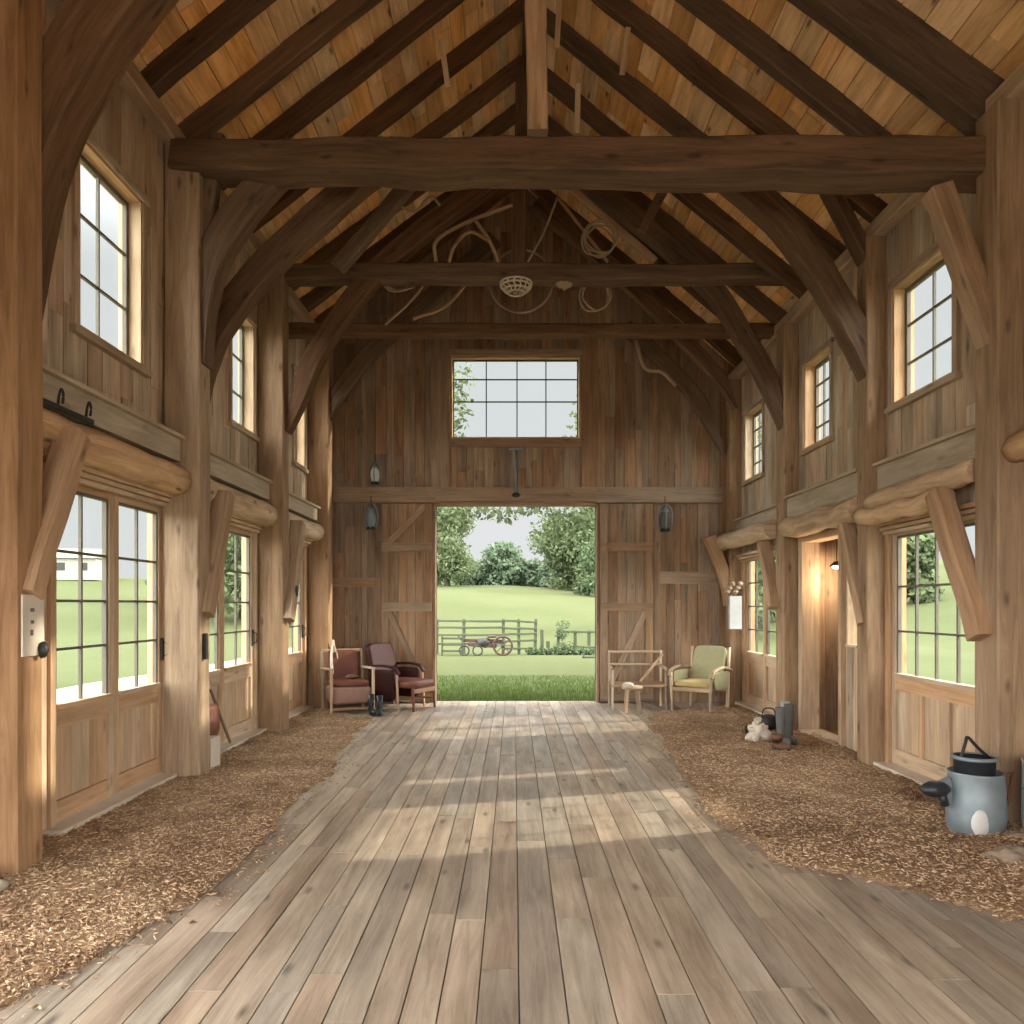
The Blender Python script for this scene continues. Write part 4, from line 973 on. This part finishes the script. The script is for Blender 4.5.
def tree(x, y, h, r, label, leaf='leafB', n=2600, size=.28, crown=.45, trunk=None, ncl=16, name='tree', grp='trees outside', cat='tree', squash=.8, branch=None, skirt=True):
    z = gh(x, y); t = thing(name, label, cat, (x, y, z), 0, grp)
    mb = MB(); tr = trunk or r * .07
    mb.tube([(0, 0, -.2), (r * .03, 0, h * .3), (0, r * .03, h * .6), (0, 0, h * .85)], tr, 8, sc=[1.3, 1, .8, .4])
    for i in range(6):
        a = U(0, 6.28); zz = h * U(.35, .6); mb.tube([(0, 0, zz), (r * .4 * math.cos(a), r * .4 * math.sin(a), zz + h * .13), (r * .7 * math.cos(a), r * .7 * math.sin(a), zz + h * .18)], tr * .4, 6, sc=[1, .7, .4])
    mb.build('trunk', 'bark', t)
    mb = MB(); cl = []
    zc = h * (1 - (1 - crown) / 2); hz = h * (1 - crown) / 2; hz *= .95
    for i in range(ncl):
        d = Vector((random.gauss(0, 1), random.gauss(0, 1), random.gauss(0, 1))).normalized() * U(.35, .78)
        cl.append((Vector((d.x * r, d.y * r, zc + d.z * hz)), r * U(.28, .46), squash))
    if skirt:
        for i in range(9):
            a = U(0, 6.28); q = U(.2, .75) * r; cl.append((Vector((q * math.cos(a), q * math.sin(a), h * U(.1, .28))), r * .38, .9))
    if branch:
        for q in branch: cl.append(q)
    leaves(mb, cl, n, size); mb.build('foliage', leaf, t, recalc=False)
    return t
def bxy(px, Y): return (px - 514) * Y / F
# far tree line
random.seed(21)
far = [(428, 95, 9.5, 3.6, 'leafB'), (455, 92, 7.2, 2.8, 'leafB'), (478, 98, 6.6, 2.6, 'leafC'), (502, 96, 9.0, 3.8, 'leafC'), (522, 98, 7.2, 2.6, 'leafC'), (540, 96, 6.5, 2.6, 'leafC'), (556, 90, 7.5, 2.8, 'leafC'), (604, 92, 8.0, 3.2, 'leafB'), (588, 88, 6.0, 2.4, 'leafC'), (640, 100, 10, 4, 'leafC'), (390, 100, 10, 4, 'leafC'), (350, 100, 9, 4, 'leafB'), (690, 96, 9, 4, 'leafB')]
nm = ['first', 'second', 'third', 'fourth', 'fifth', 'sixth', 'seventh', 'eighth', 'ninth', 'tenth', 'eleventh', 'twelfth', 'thirteenth']
order = sorted(range(len(far)), key=lambda i: far[i][0])
for k, i in enumerate(order):
    px, Y, h, r, m = far[i]
    tree(bxy(px, Y), Y, h, r, 'hazy tree beyond the hill crest, %s from the left of the far line' % nm[k], m, 2600, .34, .12, ncl=20, grp='far tree line beyond the hill', squash=.9)
tree(bxy(447, 66), 66, 8.6, 3.3, 'light green tree on the slope at the left side of the big opening', 'leafA', 9000, .17, .02, ncl=34)
tree(bxy(577, 67), 67, 8.4, 3.9, 'large light green tree on the slope at the right side of the opening', 'leafA', 15000, .17, .02, ncl=44)
tree(bxy(597, 60), 60, 5.5, 2.2, 'shorter dark tree behind the large right slope tree', 'leafB', 3000, .2, .1, ncl=18)
tree(bxy(562, 24.6), 24.6, 1.25, .42, 'young thin sapling growing beside the right fence', 'leafB', 500, .045, .25, trunk=.02, ncl=10)
# two trees flanking the door whose crowns show in the gable window
bl = [(Vector((.6 + i * .4, .1 * math.sin(i * 3), 3.72 + .12 * math.sin(i * 1.9) + (-.1 if i < 4 else .05))), .34 if i > 4 else .5, .6) for i in range(13)] + [(Vector((1.75 + .1 * j, 0, 5.5 + .6 * j)), .5, .9) for j in range(3)]
t = tree(-3.2, 17, 8.3, 2.3, 'near tree left outside with a leafy branch over the big opening', 'leafA', 9000, .075, .52, trunk=.16, ncl=22, branch=bl, skirt=False)
mb = MB(); mb.tube([(0, 0, 3.6), (1.4, 0, 4.3), (3.4, .1, 4.2), (5.6, 0, 4.15)], .05, 6, sc=[1, .7, .4, .2], up=(0, 1, 0)); mb.build('branch', 'bark', t)
bl = [(Vector((-1.6 - i * .35, 0, 3.75 - .1 * i)), .5, .8) for i in range(4)] + [(Vector((-1.75 + .15 * j, 0, 5.6 + .6 * j)), .55, .9) for j in range(4)]
tree(3.45, 18, 8.3, 2.2, 'near tree right outside whose crown hangs over the opening corner', 'leafA', 9000, .075, .48, trunk=.16, ncl=22, branch=bl, skirt=False)
# side trees seen through the side glazing
side = [(-15, 42, 8, 3.4, 'pale green tree seen through the second glazed door on the left'), (-19.5, 48, 9, 3.6, 'tree seen through the second glazed door, left of its neighbour'), (-11.5, 40, 8, 3.0, 'tree seen through the farthest glazed door on the left'),
        (13.5, 40, 8, 3.2, 'tree seen through the far right lower window'), (9.5, 33, 6.5, 2.4, 'slender tree seen through the far right lower window edge'), (20.4, 39, 5.2, 1.5, 'slender leafy tree on the slope seen through the large right window'),
        (-52, 72, 4.5, 2.8, 'small hazy tree beside the pale farmhouse on the left')]
for x, y, h, r, l in side: tree(x, y, h, r, l, 'leafA' if h < 9 else 'leafB', 3600, .2, .16, ncl=20, grp='trees beside the barn')
# farmhouse
t = thing('farmhouse', 'pale low farmhouse far off seen through the nearest glazed door', 'house', (-38, 62, gh(-38, 62)), math.radians(8)); t.scale = (.62, .62, .62)
mb = MB(); mb.box(ID, -7, 7, -3, 3, -.3, 2.6, 'a'); mb.build('walls', 'limewash', t)
mb = MB(); k = len(mb.v); mb.v += [Vector(p) for p in ((-7.3, -3.4, 2.5), (7.3, -3.4, 2.5), (7.3, 3.4, 2.5), (-7.3, 3.4, 2.5), (-7.3, 0, 3.9), (7.3, 0, 3.9))]
for q in ((0, 1, 5, 4), (2, 3, 4, 5), (0, 4, 3), (1, 2, 5), (0, 3, 2, 1)): mb.face([k + i for i in q], [(0, 0)] * len(q), .5)
mb.build('roof', 'tile', t)
for i in range(5): mb = MB(); mb.box(ID, -5.8 + i * 2.7, -4.8 + i * 2.7, -3.05, -2.98, .9, 1.9, 'c'); mb.build('window', 'iron', t)
# fences
def fence(x0, x1, Y, rails, posts, label, ph=1.15):
    t = thing('rail_fence', label, 'fence', ((x0 + x1) / 2, Y, gh(0, Y)), 0, 'rail fences on the field'); cx = (x0 + x1) / 2
    for p in posts: mb = MB(); mb.beam((p - cx, 0, -.1), (p - cx + U(-.03, .03), 0, ph), .1, .09, up=(0, 1, 0), wob=.01, n=4); mb.build('fence_post', 'fence', t)
    for z in rails: mb = MB(); mb.beam((x0 - cx, -.05, z + U(-.03, .03)), (x1 - cx, -.05, z + U(-.05, .05)), .04, .07, wob=.02, n=8); mb.build('rail', 'fence', t)
f1 = 24.8; s1 = f1 / F
fence((400 - 514) * s1, (503 - 514) * s1, f1, (.35, .62, .88, 1.08), [(p - 514) * s1 for p in (405, 437, 464, 503)], 'left stretch of weathered rail fence behind the old machine')
fence((503 - 514) * s1, (537 - 514) * s1, f1, (.2, .42, .66, .85, 1.08), [(p - 514) * s1 for p in (519, 535)], 'short middle stretch of rail fence right of the old machine')
fence((558 - 514) * s1, (640 - 514) * s1, f1, (.25, .72), [(p - 514) * s1 for p in (558, 575, 589, 612, 636)], 'low right stretch of rail fence behind the field bench', .78)
for px, h, l in ((542, .8, 'taller of two loose stakes right of the middle fence'), (548, .42, 'shorter of two loose stakes right of the middle fence')):
    mb = MB(); x = (px - 514) * s1; mb.beam((x, f1, -.1), (x, f1, h), .11, .09, up=(0, 1, 0), wob=.01, n=3); tag(mb.build('fence_stake', 'fence'), l, 'stake')
t = thing('field_bench', 'dark bench frame in the field at the right of the opening', 'bench', (2.35, 22.6, gh(2, 22)))
for x in (-.28, .28):
    mb = MB(); mb.beam((x, 0, 0), (x, 0, .34), .05, .05, up=(0, 1, 0)); mb.build('leg', 'fence', t)
for z in (.03, .32): mb = MB(); mb.beam((-.32, 0, z), (.32, 0, z), .05, .05); mb.build('rail', 'fence', t)
t = thing('field_trough', 'dark slatted trough standing before the left fence in the field', 'trough', (-1.95, 24.0, gh(-2, 24)))
for z in (.15, .35, .55): mb = MB(); mb.beam((-.32, 0, z), (.32, 0, z), .06, .07); mb.build('slat', 'fence', t)
for x in (-.32, .32): mb = MB(); mb.beam((x, 0, 0), (x, 0, .62), .06, .06, up=(0, 1, 0)); mb.build('leg', 'fence', t)
# old farm machine
t = thing('farm_machine', 'old rusty farm machine with one big spoked wheel by the fence', 'farm machine', (-.85, 24.1, gh(0, 24)))
mb = MB(); mb.tube([(.5 + .29 * math.cos(a * PI / 12), -.15, .31 + .29 * math.sin(a * PI / 12)) for a in range(24)], .035, 6, up=(0, 1, 0), closed=True)
w = mb.build('wheel', 'rust', t)
for k in range(8):
    a = k * PI / 4; mb = MB(); mb.tube([(.5, -.15, .31), (.5 + .28 * math.cos(a), -.15, .31 + .28 * math.sin(a))], .014, 5, up=(0, 1, 0)); mb.build('spoke', 'rust', w)
mb = MB(); mb.lathe([(0, -.06), (.06, -.06), (.06, .06), (0, .06)], 10, (.5, -.15, .31), mat=Matrix.Rotation(PI / 2, 3, 'X')); mb.build('hub', 'iron', w)
mb = MB(); mb.beam((-.8, 0, .48), (.5, 0, .45), .12, .1); mb.beam((-.6, .05, .35), (.3, .05, .3), .3, .12); mb.build('chassis', 'rust', t)
mb = MB(); mb.blob((-.1, 0, .4), .25, .15, .16, .3, 10); mb.build('engine', 'iron', t)
for x in (-.72, -.3): mb = MB(); mb.tube([(x + .15 * math.cos(a * PI / 9), -.12, .16 + .15 * math.sin(a * PI / 9)) for a in range(18)], .025, 6, up=(0, 1, 0), closed=True); mb.build('small_wheel', 'iron', t)
mb = MB(); mb.beam((-.78, 0, .45), (-.92, 0, .62), .05, .05, up=(0, 1, 0)); mb.build('lever', 'iron', t)
mb = MB(); mb.cushion(ID, .0, .3, -.12, .12, .56, .62, .01); mb.build('seat', 'rust', t)
mb = MB(); cl = [(Vector((-.35 + i * .3, 0, .1)), .2, .6) for i in range(9)]
leaves(mb, [(c + Vector((.9 * 1, 24.5, gh(0, 24))), r, f) for c, r, f in cl], 1800, .045)
tag(mb.build('weeds', 'leafB', recalc=False), 'low weeds growing along the foot of the middle fence', 'weeds', None, 'stuff')

# ------------------------------------------------------------ light, sky, camera
w = bpy.data.worlds.new('overcast_sky'); bpy.context.scene.world = w; w.use_nodes = True; nt = w.node_tree; L = nt.links.new
bg = nt.nodes['Background']; tc = nn(nt, 'ShaderNodeTexCoord'); sp = nn(nt, 'ShaderNodeSeparateXYZ'); L(tc.outputs['Generated'], sp.inputs[0])
mr = nn(nt, 'ShaderNodeMapRange', interpolation_type='SMOOTHSTEP'); mr.inputs['From Min'].default_value = .36; mr.inputs['From Max'].default_value = .8; mr.inputs['To Min'].default_value = .57; mr.inputs['To Max'].default_value = 6.2
L(sp.outputs['Z'], mr.inputs['Value'])
# sky behind the viewer, unseen, brightened to throw fill light into the barn
m2 = nn(nt, 'ShaderNodeMapRange', interpolation_type='SMOOTHSTEP'); m2.inputs['From Min'].default_value = .1; m2.inputs['From Max'].default_value = -.6; m2.inputs['To Min'].default_value = 0; m2.inputs['To Max'].default_value = 6
L(sp.outputs['Y'], m2.inputs['Value'])
# sky at both sides, outside the view, brightened too for the side openings
ab = nn(nt, 'ShaderNodeMath', operation='ABSOLUTE'); L(sp.outputs['X'], ab.inputs[0])
m3 = nn(nt, 'ShaderNodeMapRange', interpolation_type='SMOOTHSTEP'); m3.inputs['From Min'].default_value = .62; m3.inputs['From Max'].default_value = .9; m3.inputs['To Min'].default_value = 0; m3.inputs['To Max'].default_value = 8.5
L(ab.outputs[0], m3.inputs['Value'])
a1 = nn(nt, 'ShaderNodeMath', operation='ADD'); L(mr.outputs[0], a1.inputs[0]); L(m2.outputs[0], a1.inputs[1])
a2 = nn(nt, 'ShaderNodeMath', operation='ADD'); L(a1.outputs[0], a2.inputs[0]); L(m3.outputs[0], a2.inputs[1])
no = nn(nt, 'ShaderNodeTexNoise'); no.inputs['Scale'].default_value = 2.5; no.inputs['Detail'].default_value = 4; L(tc.outputs['Generated'], no.inputs['Vector'])
cr = nn(nt, 'ShaderNodeMix', data_type='RGBA'); cr.inputs[6].default_value = (.86, .90, .93, 1); cr.inputs[7].default_value = (1, 1, .99, 1); L(no.outputs[0], cr.inputs[0])
L(cr.outputs[2], bg.inputs[0]); L(a2.outputs[0], bg.inputs[1])
sl = bpy.data.lights.new('sun', 'SUN'); sl.energy = 5.0; sl.angle = math.radians(1.2); sl.color = (1, .93, .8)
so = bpy.data.objects.new('sun', sl); C.objects.link(so); so.rotation_euler = Vector((-1, -.28, -.47)).to_track_quat('-Z', 'Y').to_euler(); so.location = (20, 20, 12)

cam = bpy.data.cameras.new('camera'); co = bpy.data.objects.new('camera', cam); C.objects.link(co)
co.location = (0, 0, 1.6); co.rotation_euler = (PI / 2, 0, 0); cam.sensor_width = 36; cam.lens = F / 1024 * 36; cam.shift_x = -2 / 1024; cam.shift_y = 93 / 1024; cam.clip_end = 600
sc = bpy.context.scene; sc.camera = co
sc.view_settings.view_transform = 'Standard'; sc.view_settings.look = 'None'; sc.view_settings.gamma = 1; sc.view_settings.exposure = 0.54
sc.cycles.diffuse_bounces = 8; sc.cycles.max_bounces = 12; sc.cycles.transparent_max_bounces = 12
